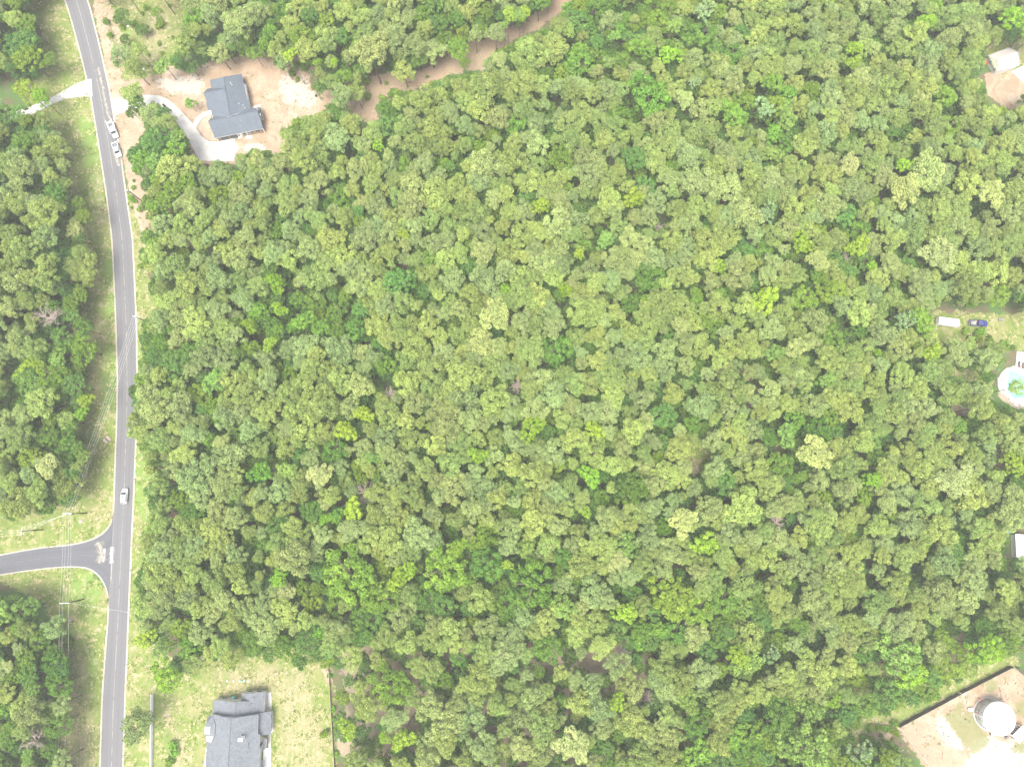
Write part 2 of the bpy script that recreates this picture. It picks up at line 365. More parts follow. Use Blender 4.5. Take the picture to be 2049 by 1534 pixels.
# ------------------------------------------------------------------ ground sheet
def build_ground():
    st=1.0; xs=np.arange(-245,246,st); ys=np.arange(-150,251,st)
    nx,ny=len(xs),len(ys); X,Y=np.meshgrid(xs,ys)
    px,py=Q(X,Y,0.0)
    v=np.zeros((nx*ny,3)); v[:,0]=X.ravel(); v[:,1]=Y.ravel()
    v[:,2]=0
    idx=np.arange(nx*ny).reshape(ny,nx)
    f=np.stack([idx[:-1,:-1],idx[:-1,1:],idx[1:,1:],idx[1:,:-1]],-1).reshape(-1,4)
    L=4000.0; base=len(v); ring=[]
    inner=[(-245,-150),(245,-150),(245,250),(-245,250)]; outer=[(-L,-L),(L,-L),(L,L),(-L,L)]
    vv=np.array([[a,b,0] for a,b in inner+outer],float); v=np.vstack([v,vv])
    rf=[(base+4+i,base+4+(i+1)%4,base+(i+1)%4,base+i) for i in range(4)]
    me=bpy.data.meshes.new('ground'); me.from_pydata(v.tolist(),[],f.tolist()+rf)
    for nm,ch in (('cover_a',('grass','sand','red')),('cover_b',('brown','dry','lush')),('cover_c',('pale','tg','pale'))):
        a=me.attributes.new(nm,'FLOAT_VECTOR','POINT'); d=np.zeros((len(v),3),np.float32)
        for k,c in enumerate(ch): d[:nx*ny,k]=samp(K[c],px.ravel(),py.ravel())
        a.data.foreach_set('vector',d.ravel())
    m,nt,out=new_mat('ground_cover'); w=coords(nt,True)
    def ch(nm):
        a=N(nt,'ShaderNodeAttribute',attribute_name=nm); s=N(nt,'ShaderNodeSeparateXYZ'); nt.links.new(a.outputs['Vector'],s.inputs[0]); return s.outputs
    A,B,Cc=ch('cover_a'),ch('cover_b'),ch('cover_c')
    def cn(o): return mrange(nt,o,0.25,0.75,0.0,1.0,False)
    n1=cn(noise(nt,w,0.09,7,0.7)); n2=cn(noise(nt,w,0.35,7,0.75)); n3=cn(noise(nt,w,1.5,5,0.8)); n4=cn(noise(nt,w,0.03,4))
    mp=N(nt,'ShaderNodeMapping'); mp.inputs['Scale'].default_value=(1.1,0.12,1); mp.inputs['Rotation'].default_value=(0,0,0.04); nt.links.new(w,mp.inputs[0]); n5=noise(nt,mp.outputs[0],0.8,4)
    def fac(mask,nz,amt,lo=0.42,hi=0.58):
        amt=amt*1.7
        return mrange(nt,math_(nt,'ADD',mask,math_(nt,'MULTIPLY',math_(nt,'SUBTRACT',nz,0.5),amt)),lo,hi)
    litter=mix(nt,mrange(nt,n2,0.35,0.65),(0.11,0.08,0.055),(0.07,0.09,0.035)); litter=mix(nt,mrange(nt,n1,0.4,0.58),litter,(0.06,0.11,0.03))
    col=mix(nt,fac(B[0],n1,0.8),litter,mix(nt,n2,(0.27,0.21,0.155),(0.18,0.16,0.095)))
    g=mix(nt,mrange(nt,n2,0.35,0.65),(0.105,0.15,0.032),(0.138,0.168,0.042)); g=mix(nt,mrange(nt,n1,0.5,0.72,0,0.65),g,(0.2,0.18,0.085))
    g=mix(nt,mrange(nt,n3,0.5,0.72,0,0.5),g,(0.11,0.145,0.04)); g=mix(nt,mrange(nt,n5,0.52,0.7,0,0.4),g,(0.185,0.175,0.08))
    g=mix(nt,fac(B[2],n2,0.5),g,mix(nt,n3,(0.1,0.175,0.035),(0.14,0.19,0.045)))
    strw=mix(nt,mrange(nt,n3,0.4,0.6),(0.3,0.245,0.165),(0.145,0.145,0.06)); g=mix(nt,math_(nt,'MULTIPLY',fac(B[1],n3,1.6,0.56,0.68),mrange(nt,n5,0.36,0.6,0.25,1.0)),g,strw)
    g=mix(nt,mrange(nt,n3,0.58,0.68,0,0.5),g,(0.27,0.24,0.15)); g=mix(nt,mrange(nt,n2,0.58,0.68,0,0.6),g,(0.28,0.235,0.15))
    col=mix(nt,fac(A[0],n2,0.7),col,g)
    wv=N(nt,'ShaderNodeTexNoise'); wv.inputs['Scale'].default_value=0.16; wv.inputs['Detail'].default_value=5; wv.inputs['Distortion'].default_value=1.6; nt.links.new(w,wv.inputs[0])
    s=mix(nt,mrange(nt,wv.outputs['Fac'],0.35,0.65),(0.285,0.22,0.155),(0.225,0.162,0.107)); s=mix(nt,mrange(nt,n3,0.52,0.64,0,0.55),s,(0.2,0.145,0.1)); s=mix(nt,mrange(nt,n2,0.56,0.68,0,0.45),s,(0.23,0.17,0.115))
    s=mix(nt,mrange(nt,n1,0.55,0.68,0,0.55),s,(0.29,0.25,0.2))
    col=mix(nt,fac(A[1],n2,0.55),col,s)
    r=mix(nt,n2,(0.3,0.215,0.15),(0.24,0.17,0.115)); r=mix(nt,mrange(nt,n3,0.52,0.7,0,0.5),r,(0.16,0.14,0.085))
    col=mix(nt,math_(nt,'MULTIPLY',fac(A[2],n2,0.9),0.85),col,r)
    col=mix(nt,fac(Cc[0],n2,1.0),col,mix(nt,n3,(0.35,0.325,0.28),(0.24,0.205,0.16)))
    col=mix(nt,math_(nt,'MULTIPLY',fac(Cc[1],n3,0.9),0.8),col,mix(nt,n2,(0.11,0.135,0.045),(0.165,0.155,0.08)))
    weeds=math_(nt,'MULTIPLY',mrange(nt,n3,0.66,0.72),mrange(nt,n4,0.45,0.6)); col=mix(nt,math_(nt,'MULTIPLY',weeds,0.8),col,(0.1,0.13,0.045))
    bsdf(nt,out,col,0.95,0,n3,0.6,0.12,0.1)
    me.materials.append(m); o=bpy.data.objects.new('ground',me); C.objects.link(o)
    tag(o,'ground of grass verges, sandy clearings and forest floor',kind='structure')
build_ground()

def resample(pts,n):
    p=np.array(pts,float); d=np.r_[0,np.cumsum(np.hypot(*np.diff(p,axis=0).T))]; t=np.linspace(0,d[-1],n)
    # smooth spline-like resample
    q=np.stack([np.interp(t,d,p[:,k]) for k in (0,1)],1)
    for _ in range(3): q[1:-1]=(q[:-2]+2*q[1:-1]+q[2:])/4
    return q
def strip(name,Lp,Rp,z,mat,n=90,cols=5,label=None,kind='structure',jit=0.0):
    a=resample(Lp,n); b=resample(Rp,n); vs=[]; ac=[]
    for i in range(n):
        for k in range(cols):
            t=k/(cols-1); q=a[i]*(1-t)+b[i]*t
            if jit and k in (0,cols-1): q=q+np.array([R.uniform(-jit,jit),R.uniform(-jit,jit)])
            x,y,_=P(q[0],q[1]); vs.append((x,y,z)); ac.append(t)
    fs=[(i*cols+k,i*cols+k+1,(i+1)*cols+k+1,(i+1)*cols+k) for i in range(n-1) for k in range(cols-1)]
    me=bpy.data.meshes.new(name); me.from_pydata(vs,[],fs); at=me.attributes.new('across','FLOAT','POINT'); at.data.foreach_set('value',ac)
    me.materials.append(mat); me.update()
    if sum(p.normal.z for p in me.polygons)<0: me.flip_normals()
    o=bpy.data.objects.new(name,me); C.objects.link(o); tag(o,label,kind=kind); return o
def off(pts,dx,dy=0): return [(x+dx,y+dy) for x,y in pts]
strip('road_shoulder',off(RL,-2.6),off(RL,1.0),0.004,M['edge'],160,4,'pale crushed stone edge along the left side of the road')
strip('road_shoulder',off(RR,-1.0),off(RR,2.8),0.004,M['edge'],160,4,'pale crushed stone edge along the right side of the road')
strip('road_shoulder',off(SU,-0.6,-2.2),off(SU,0,0.6),0.004,M['edge'],70,4,'pale edge along the upper side of the side road')
strip('road_shoulder',off(SLw,0,-0.8),off(SLw,-1,2.0),0.004,M['edge'],70,4,'pale edge along the lower side of the side road')
strip('side_road',SU,SLw,0.008,M['asphalt2'],80,9,'dark asphalt side road joining from the left')
strip('road',RL,RR,0.012,M['asphalt'],200,13,'grey asphalt road running from top to bottom')
# worn pale marks on the asphalt
for (a,b,w,mt,lb) in (((209,1097),(206,1124),5.0,'worn','worn white stop bar on the side road at the junction'),
                  ((224,1094),(222,1126),5.5,'worn','worn white patch on the main road at the junction')):
    strip('stop_line',[(a[0]-w,a[1]),(b[0]-w,b[1])],[(a[0]+w,a[1]),(b[0]+w,b[1])],0.016,M[mt],12,7,lb)
strip('road_dust',[(190,135),(198,175),(208,225),(216,245)],[(203,135),(213,175),(222,225),(229,245)],0.016,M['dust'],20,7,'pale sandy dust trodden onto the road beside the driveway')
strip('road_dust',[(215,285),(222,318),(228,330)],[(236,285),(246,318),(248,335)],0.016,M['dust'],14,7,'pale dust patch on the road behind the parked pickups')
strip('road_dust',[(180,1088),(190,1105),(184,1122)],[(212,1080),(218,1105),(212,1130)],0.0165,M['dust'],14,7,'pale tyre dust fanning over the side road mouth')
strip('road_dust',[(220,1128),(220,1140),(219,1165)],[(227,1128),(226,1140),(225,1165)],0.016,M['dust'],12,5,'small pale spots on the road below the junction')

def pad(name,poly,mat,label,z=0.05,kind='structure'):
    b=MB(); b.prism([P(*p)[:2] for p in poly],0.0,z); return tag(b.build(name,mat),label,kind=kind)
pad('driveway',[(183,158),(172,160),(150,169),(125,183),(98,198),(60,213),(20,228),(-60,240),(-60,252),(20,241),(52,235),(88,217),(110,206),(135,197),(160,194),(185,193)],M['oldconcrete'],'grey concrete driveway crossing the left verge',0.03)
pad('driveway',[(226,197),(262,193),(300,190),(318,192),(334,198),(360,220),(388,250),(402,272),(418,283),(434,284),(470,277),(472,300),(468,322),(400,322),(388,300),(372,270),(352,243),(330,222),(310,213),(290,211),(262,219),(233,230)],M['concrete'],'new white concrete driveway curving to the dark roofed house',0.06)
pad('walkway',[(386,247),(393,236),(404,227),(418,221),(424,223),(424,229),(410,233),(401,240),(396,249),(392,258)],M['concrete'],'narrow curved concrete walk to the front door',0.065)
pad('planting_bed',[(424,231),(411,235),(402,242),(397,251),(400,262),(409,275),(421,281),(432,282),(432,262),(424,245)],plain('bare_bed_soil',(0.34,0.27,0.2),(0.27,0.21,0.15),0.6,0.95,world_=True),'round bare planting bed between walk and house',0.04)
b=MB(); pts=[P(x,y,0.08) for x,y in ((424,231),(411,235),(402,242),(397,251),(396,257))]; b.tube(pts,0.14,6); tag(b.build('bed_edging',M['palewood']),'thin brown edging round the bed by the walk','edging')
b=MB(); b.box((*P(229.5,217)[:2],0.12),(0.5,6.4,0.24),math.radians(14)); tag(b.build('culvert_headwall',M['oldconcrete']),'dark culvert edge where the new driveway meets the road','culvert')

# ------------------------------------------------------------------ houses
def window(parent,c,w,h,rz,name='window'):
    """c = centre on the wall face, rz = direction of the outward normal"""
    nx,ny=math.cos(rz),math.sin(rz); f=MB()
    f.box((c[0]+nx*0.03,c[1]+ny*0.03,c[2]),(0.08,w+0.2,h+0.2),rz); fr=f.build(name,M['white'],parent)
    g=MB(); g.box((c[0]+nx*0.08,c[1]+ny*0.08,c[2]),(0.03,w,h),rz); g.build('pane',M['glass'],fr); return fr
def door(parent,c,w,h,rz,mat,name='door'):
    nx,ny=math.cos(rz),math.sin(rz); g=MB(); g.box((c[0]+nx*0.05,c[1]+ny*0.05,c[2]),(0.08,w,h),rz)
    for k in range(3): g.box((c[0]+nx*0.1,c[1]+ny*0.1,c[2]-h/2+h*(k+0.5)/3),(0.03,w*0.85,h*0.22),rz)
    return g.build(name,mat,parent)
def vent(parent,x,y,z,r=0.09,h=0.5,mat=None): 
    b=MB(); b.cyl((x,y,z-0.2),(x,y,z+h),r,r,8); b.cyl((x,y,z+h),(x,y,z+h+0.08),r*1.8,r*0.6,8); b.build('roof_vent',mat or M['white'],parent)
A12=math.radians(12.3); E_=0; W_=math.pi; N_=math.pi/2; S_=-math.pi/2

# house one: charcoal roof in the sandy yard
h=empty('house',P(465,230,3)[:2]+(0,),A12,'single storey house with charcoal hip and gable roof in the sandy yard','house')
b=MB()
b.prism([(-5.2,0),(-5.2,14.0),(5.1,14.0),(5.1,10.2),(6.0,10.2),(6.0,0)],0,2.95)
b.prism([(-7.0,3.8),(-7.0,10.9),(-5.2,10.9),(-5.2,3.8)],0,2.95)
b.prism([(-6.6,-6.6),(-6.6,0.7),(9.0,0.7),(9.0,-6.6)],0,2.75)
b.add([(-7.0,10.9,2.95),(-7.0,3.6,2.95),(-7.0,8.05,5.75),(-6.7,10.9,2.95),(-6.7,3.6,2.95),(-6.7,8.05,5.75)],[(0,1,2),(5,4,3),(0,3,4,1),(1,4,5,2),(2,5,3,0)])
for u in (-6.6,8.7): b.add([(u,1.5,2.95),(u,-6.4,2.95),(u,-2.2,5.3),(u+0.3,1.5,2.95),(u+0.3,-6.4,2.95),(u+0.3,-2.2,5.3)],[(0,1,2),(5,4,3),(0,3,4,1),(1,4,5,2),(2,5,3,0)])
b.build('wall',M['brick'],h)
b=MB(); T=0.22
b.slab([(-5.6,14.4,3.05),(5.5,14.4,3.05),(0.15,12.4,6.05)],T)
b.slab([(-5.6,14.4,3.05),(0.15,12.4,6.05),(-0.2,8.05,6.05),(-5.6,8.05,3.05)],T)
b.slab([(0.15,12.4,6.05),(5.5,14.4,3.05),(5.55,10.65,3.05),(6.3,10.5,2.75),(6.4,0.6,2.75),(0.0,-2.1,6.05)],T)
b.slab([(-0.2,8.05,6.05),(0.0,-2.1,6.05),(-6.8,-1.5,2.9),(-6.8,3.2,2.95)],T)
b.slab([(-7.6,8.05,6.0),(-0.2,8.05,6.06),(-4.6,11.35,3.0),(-7.0,11.35,3.0)],T)
b.slab([(-7.6,8.05,6.0),(-0.2,8.05,6.06),(-6.75,3.2,2.95),(-7.9,3.4,2.95),(-8.05,5.85,3.3),(-7.35,6.0,4.5)],T)
b.slab([(-7.55,-2.2,5.6),(9.3,-2.2,5.6),(9.45,-7.15,2.95),(-7.15,-7.15,2.95)],T)
b.slab([(-7.55,-2.2,5.6),(9.3,-2.2,5.6),(9.8,0.9,3.0),(-7.0,0.9,3.0)],T)
b.slab([(9.25,-1.9,4.7),(9.8,0.8,3.0),(10.1,-3.9,2.9),(9.35,-3.9,4.3)],T)
b.build('roof',[M['roof1'],M['white']],h)
b=MB(); b.cyl((0.15,12.4,6.06),(0.0,-2.05,6.06),0.12,0.12,6); b.cyl((-7.5,8.05,6.02),(-0.2,8.05,6.08),0.1,0.1,6); b.cyl((-7.5,-2.2,5.62),(9.3,-2.2,5.62),0.11,0.11,6); b.build_each('ridge_cap',M['roof1'],h)
for x,y,z in ((1.9,10.2,5.2),(2.2,9.6,5.0),(3.3,2.6,4.5),(4.4,2.0,3.9),(4.8,1.0,3.8)): vent(h,x,y,z,0.07,0.3,M['pale_metal'])
for x,y,z in ((2.3,-5.2,4.0),(3.0,-3.9,4.6)): vent(h,x,y,z,0.07,0.3,M['metal'])
door(h,(-4.4,-6.6,1.25),2.6,2.3,S_,M['door'],'garage_door'); door(h,(-1.3,-6.6,1.25),2.6,2.3,S_,M['door'],'garage_door')
door(h,(1.2,-6.6,1.1),0.95,2.1,S_,M['white'])
for u,w in ((2.6,0.9),(4.6,1.6),(7.2,1.6)): window(h,(u,-6.6,1.6),w,1.3,S_)
for v in (8.5,4.5): window(h,(6.0,v,1.6),1.6,1.3,E_)
window(h,(9.0,-5.2,1.6),1.3,1.3,E_)
b=MB()
for x in (-6.9,0.35,3.4,9.2): b.box((x,-6.95,1.4),(0.22,0.22,2.8))
b.build_each('porch_post',M['white'],h)
b=MB(); b.prism([(6.0,1.2),(9.2,1.2),(9.2,3.6),(6.0,3.6)],0,0.12); b.build('patio',M['concrete'],h)
for (px,py,dx,dy,lb) in ((480.5,275.5,1.2,0.7,'small white slab beside the garage of the dark roofed house'),(499,275,1.9,1.0,'larger white slab outside the south wall of the dark roofed house')):
    b=MB(); b.box((0,0,0.1),(dx,dy,0.2)); o=b.build('concrete_slab',M['white']); o.location=P(px,py); o.rotation_euler=(0,0,A12); tag(o,lb,'slab')

# house two: two storey grey roof, bottom of the photo
h=empty('house',P(480,1460,0),0,'two storey house with light grey shingle roof and white chimney','house')
b=MB()
b.prism([(-6.9,5.6),(-6.9,9.38),(1.2,9.38),(1.2,11.42),(7.6,11.42),(7.6,5.6)],0,2.95)
b.prism([(-4.6,-14.5),(-4.6,5.6),(7.0,5.6),(7.0,-14.5)],0,5.6); b.prism([(-6.6,-14.5),(-6.6,5.6),(-4.6,5.6),(-4.6,-14.5)],0,4.3)
b.prism([(7.0,-0.2),(7.0,5.7),(9.7,5.7),(9.7,-0.2)],0,2.7)
b.prism([(-8.0,-6.5),(-8.0,4.6),(-6.6,4.6),(-6.6,-6.5)],0,3.25)
b.add([(-6.9,9.38,2.95),(7.6,9.38,2.95),(0.6,9.38,5.9),(-6.9,8.8,2.95),(7.6,8.8,2.95),(0.6,8.8,5.9)],[(0,1,2)[::-1],(3,4,5),(0,1,4,3),(1,2,5,4),(2,0,3,5)])
b.add([(1.2,11.42,2.95),(7.6,11.42,2.95),(4.23,11.42,4.5),(1.2,10.9,2.95),(7.6,10.9,2.95),(4.23,10.9,4.5)],[(0,1,2)[::-1],(3,4,5),(0,1,4,3),(1,2,5,4),(2,0,3,5)])
b.add([(-6.2,5.6,4.6),(7.0,5.6,5.7),(0.37,5.6,8.5),(-6.2,5.3,4.6),(7.0,5.3,5.7),(0.37,5.3,8.5)],[(0,1,2)[::-1],(3,4,5),(0,1,4,3),(1,2,5,4),(2,0,3,5)])
b.build('wall',M['siding'],h)
b=MB()
b.slab([(-7.35,9.5,3.02),(0.6,9.65,6.2),(0.6,5.5,6.2),(-7.35,5.5,3.02)],T)
b.slab([(0.6,9.65,6.2),(4.23,9.6,4.75),(8.1,9.6,3.2),(8.15,5.5,3.2),(0.6,5.5,6.2)],T)
b.slab([(4.23,11.7,4.75),(8.1,11.9,3.2),(8.1,9.6,3.2),(4.23,9.6,4.75)],T)
b.slab([(1.0,11.4,3.1),(4.23,11.7,4.75),(4.23,8.9,4.75),(1.0,9.0,3.1)],T)
b.slab([(-6.6,5.9,4.6),(0.37,5.8,8.8),(0.37,-14.8,8.8),(-8.4,-14.8,3.5),(-8.4,-6.9,3.5),(-8.25,4.9,3.6)],T)
b.slab([(0.37,5.8,8.8),(7.15,6.2,5.8),(7.4,0.7,5.7),(7.9,0.6,5.5),(8.1,-7.5,5.4),(7.9,-14.8,5.45),(0.37,-14.8,8.8)],T)
b.slab([(6.9,6.05,4.3),(10.1,6.1,3.0),(10.4,-0.3,2.9),(6.9,-0.1,4.3)],T)
b.slab([(-8.55,4.95,3.7),(-6.5,5.3,4.85),(-5.3,3.4,5.75),(-8.2,3.4,5.35)],0.15)
b.slab([(-8.2,3.4,5.35),(-5.3,3.4,5.75),(-5.3,0.3,5.75),(-8.2,0.3,5.35)],0.15)
b.slab([(-8.2,0.3,5.35),(-5.3,0.3,5.75),(-6.2,-1.9,5.15),(-8.5,-2.2,3.75)],0.15)
b.slab([(8.0,-1.2,3.0),(9.2,-1.6,2.7),(9.2,-3.9,2.7),(8.0,-5.3,3.0)],0.15)
b.slab([(7.9,-7.9,3.0),(9.0,-7.3,2.7),(9.0,-12,2.7),(7.9,-12,3.0)],0.15)
b.build('roof',[M['roof2'],M['white']],h)
b=MB(); b.cyl((0.37,5.8,8.82),(0.37,-14.8,8.82),0.12,0.12,6); b.cyl((0.6,9.6,6.22),(0.6,5.6,6.22),0.12,0.12,6); b.build_each('ridge_cap',M['roof2'],h)
b=MB(); b.box((3.75,0.4,8.1),(0.95,0.75,2.9)); b.box((3.75,0.4,9.6),(1.15,0.95,0.14)); ch=b.build('chimney',M['white'],h)
b=MB(); b.cyl((3.75,0.4,9.6),(3.75,0.4,9.95),0.22,0.2,10); b.build('chimney_pot',M['metal'],ch)
b=MB(); b.box((-7.45,1.75,4.95),(1.5,1.9,1.1)); bal=b.build('balcony',M['white'],h)
b=MB(); b.box((-6.95,1.75,5.54),(0.3,1.55,0.1)); b.build('door',M['glass'],bal)  # flat dark strip on the balcony top, standing for a sunken slot
b=MB(); b.box((-7.45,0.84,5.62),(1.5,0.08,0.3)); b.box((-7.45,2.66,5.62),(1.5,0.08,0.3)); b.box((-8.2,1.75,5.62),(0.08,1.7,0.3)); b.build_each('railing',M['white'],bal)
for x,y,z in ((5.2,-1.5,6.75),(5.15,-2.0,6.75),(5.2,-2.6,6.75),(5.3,10.5,4.5),(4.9,8.9,4.6)): vent(h,x,y,z,0.1,0.25,M['door'])
for u,w in ((-4.5,1.6),(-1.2,1.6)): window(h,(u,9.38,1.6),w,1.2,N_)
window(h,(3.0,11.42,1.6),1.4,1.2,N_); window(h,(5.8,11.42,1.6),1.4,1.2,N_)
for v in (-2.5,-5.5,-9.5): window(h,(7.0,v,4.3),1.2,1.3,E_)
for v in (4.2,1.5): window(h,(9.7,v,1.5),1.4,1.2,E_)
door(h,(7.0,-3.6,1.1),1.0,2.1,E_,M['door'])
b=MB(); b.box((8.6,-9.5,0.12),(2.2,9,0.24)); b.box((-8.6,-10.4,0.12),(2.6,7.5,0.24)); b.build_each('porch_floor',M['white'],h)
b=MB(); pp=[]; 
for k in range(9):
    t=k/8; b.box((-9.3+3.4*t**1.6,-5.4-4.6*t,0.5),(0.5,0.9,0.9),0.6*t)
b.build_each('porch_baluster',M['white'],h)
pad('patio',[(532,1384),(543,1384),(544,1424),(532,1424)],M['concrete'],'pale concrete pad at the upper right corner of the grey roofed house',0.1)
pad('walkway',[(537,1468),(542.5,1468),(542.5,1600),(536,1600)],M['concrete'],'straight white concrete walk beside the grey roofed house',0.08)
pad('walkway',[(541,1421),(546,1421),(547.5,1435),(547,1462),(543,1466),(541,1466)],M['concrete'],'curved edge of pale paving under the lean-to roof',0.08)

# house three: beige roof, top right
h=empty('house',P(2012,122,0),math.radians(0),'small house with pale beige hip roof at the top right','house')
q=lambda zx,zy,z:(lambda p:(p[0]-h.location.x,p[1]-h.location.y,z))(P(1960+zx/17.04,80+zy/17.04,z))
NWc,Npk,NEc,SEc,SWc,Rw,SW2=q(300,520,2.8),q(1000,260,2.8),q(1370,390,2.8),q(1360,870,2.8),q(620,1050,2.8),q(640,670,4.6),q(1000,980,2.8)
Re=(Npk[0]*.55+SEc[0]*.45-0.2,Npk[1]*.5+SEc[1]*.5+0.4,4.9)
b=MB()
b.slab([NWc,Npk,Re,Rw],T); b.slab([Npk,NEc,Re],T); b.slab([NEc,SEc,Re],T); b.slab([SEc,SW2,SWc,Rw,Re],T); b.build('roof',[M['roof3'],M['white']],h)
b=MB(); pr=[(p[0]*0.93,p[1]*0.93) for p in (NWc,Npk,NEc,SEc,SW2,SWc)]; b.prism(pr,0,2.65)
b.add([(NWc[0]+.3,NWc[1],2.6),(SWc[0],SWc[1]+.2,2.6),(Rw[0],Rw[1],4.4)],[(0,1,2),(2,1,0)]); b.build('wall',M['siding'],h)
b=MB(); g0=q(235,660,1.2); g1=q(520,1180,1.2); b.slab([(NWc[0],NWc[1],2.75),(Rw[0],Rw[1],4.35),(SWc[0],SWc[1],2.7),(g1[0],g1[1],2.1),(g0[0],g0[1],2.1)],0.1); ps=b.build('porch_roof',[M['cab'],M['white']],h)
for zx,zy in ((380,745),(520,1000)):
    s=q(zx,zy,2.75); b=MB(); b.box((s[0],s[1],2.72),(0.55,0.7,0.3),0.6); b.build('skylight',M['glass'],ps)
pad('patio',[(2024,143),(2049,131),(2100,110),(2100,160),(2046,165)],M['concrete'],'pale concrete apron below the beige roofed house',0.06)
b=MB(); b.box((0,0,0.35),(1.0,1.4,0.7),0.3,0,0.85); o=b.build('garden_box',M['orange']); o.location=P(1971,127); tag(o,'small red box beside the beige roofed house','box')

# ------------------------------------------------------------------ water tank and yard
tx,ty=144.7,-66.3
t=empty('water_tank',(tx,ty,0),0,'round white water tank with a shallow cone roof in the gravel compound','tank')
b=MB(); b.lathe([(4.6,0),(4.6,4.3),(4.55,4.4)],n=48); b.build('shell',plain('tank_shell',(0.52,0.54,0.5),(0.46,0.48,0.45),1.2,0.6),t,True)
b=MB(); b.lathe([(4.75,4.38),(4.75,4.5),(3.0,4.68),(0.3,4.9),(0.02,4.92)],n=48); b.build('roof',plain('tank_roof',(0.8,0.8,0.8),(0.76,0.76,0.76),1,0.5),t)
b=MB(); b.lathe([(0.35,4.85),(0.35,5.1),(0.1,5.2)],n=16); b.build('vent_cap',M['pale_metal'],t)
for zz in (1.45,2.9):
    b=MB(); b.lathe([(4.6,zz-0.06),(4.66,zz-0.05),(4.66,zz+0.05),(4.6,zz+0.06)],n=48); b.build('seam_band',M['metal'],t)
for k in range(12):
    a=2*math.pi*k/12+0.2; b=MB(); b.box((4.62*math.cos(a),4.62*math.sin(a),2.2),(0.05,0.12,4.3),a); b.build('seam_strip',M['metal'],t)
lad=MB(); a=math.radians(175)
for s in (-0.22,0.22):
    c0=(4.85*math.cos(a)-s*math.sin(a),4.85*math.sin(a)+s*math.cos(a)); lad.cyl((*c0,0),(*c0,5.0),0.03,0.03,6)
for k in range(14):
    z=0.3+k*0.33; lad.cyl((4.85*math.cos(a)+0.22*math.sin(a),4.85*math.sin(a)-0.22*math.cos(a),z),(4.85*math.cos(a)-0.22*math.sin(a),4.85*math.sin(a)+0.22*math.cos(a),z),0.02,0.02,6)
lad.build('ladder',M['pale_metal'],t)
b=MB(); b.lathe([(4.9,0),(4.9,0.15),(4.62,0.16)],n=48); b.build('footing',M['concrete'],t)
# equipment shed
h=empty('equipment_shed',P(2031,1463),math.radians(40),'small white equipment shed with louvred side next to the tank','shed')
b=MB(); b.box((0,0,1.2),(4.2,2.5,2.4)); b.build('wall',M['siding'],h)
b=MB(); b.box((0,0,2.48),(4.5,2.8,0.14)); b.build('roof',M['white'],h)
for k in range(5): b=MB(); b.box((-1.5+k*0.7,1.28,1.5),(0.45,0.06,0.9)); b.build('louvre',M['dark'],h)
b=MB(); b.box((-2.13,0,1.05),(0.06,1.0,2.0)); b.build('door',M['door'],h)
def tankobj(px,py,r,L,hh,rz,mat,lb,name='gas_cylinder',cat='gas cylinder'):
    t=empty(name,P(px,py),rz,lb,cat); b=MB(); n=12
    b.loft([[(x,rr*math.cos(2*math.pi*i/n),hh+rr*math.sin(2*math.pi*i/n)) for i in range(n)] for x,rr in ((-L/2,r*0.3),(-L/2+r*0.3,r*0.85),(-L/2+r,r),(L/2-r,r),(L/2-r*0.3,r*0.85),(L/2,r*0.3))]); b.build('vessel',mat,t,True)
    for x in (-L/4,L/4): b=MB(); b.box((x,0,(hh-r*0.5)/2),(0.15,r*1.5,hh-r*0.5)); b.build('leg',M['metal'],t)
tankobj(1983,1467,0.45,1.6,0.7,1.2,M['white'],'small white gas cylinder at the foot of the white tank')
for px,py,mt,lb in ((1957,1397,'orange','red standpipe at the upper left of the white tank'),(1949,1424,'orange','red valve post left of the white tank'),(2045,1455,'orange','red valve post right of the equipment shed')):
    t=empty('standpipe',P(px,py),0,lb,'standpipe'); b=MB(); b.cyl((0,0,0),(0,0,1.0),0.12,0.12,8); b.build('pipe',M['metal'],t); b=MB(); b.lathe([(0.28,0.95),(0.3,1.15),(0.1,1.25)],n=10); b.build('valve',M[mt],t)
b=MB(); b.box((0,0,0.25),(1.6,1.1,0.5)); o=b.build('pump_plinth',M['concrete']); o.location=P(1941,1418); o.rotation_euler=(0,0,0.1); tag(o,'pale concrete pump block left of the white tank','plinth')
b=MB(); b.box((0,0,0.3),(1.0,0.7,0.6),0,0,0.9); b.box((0,0,0.65),(0.5,0.5,0.15)); o=b.build('generator',M['door']); o.location=P(2013,1474); tag(o,'small dark generator below the white tank','generator')
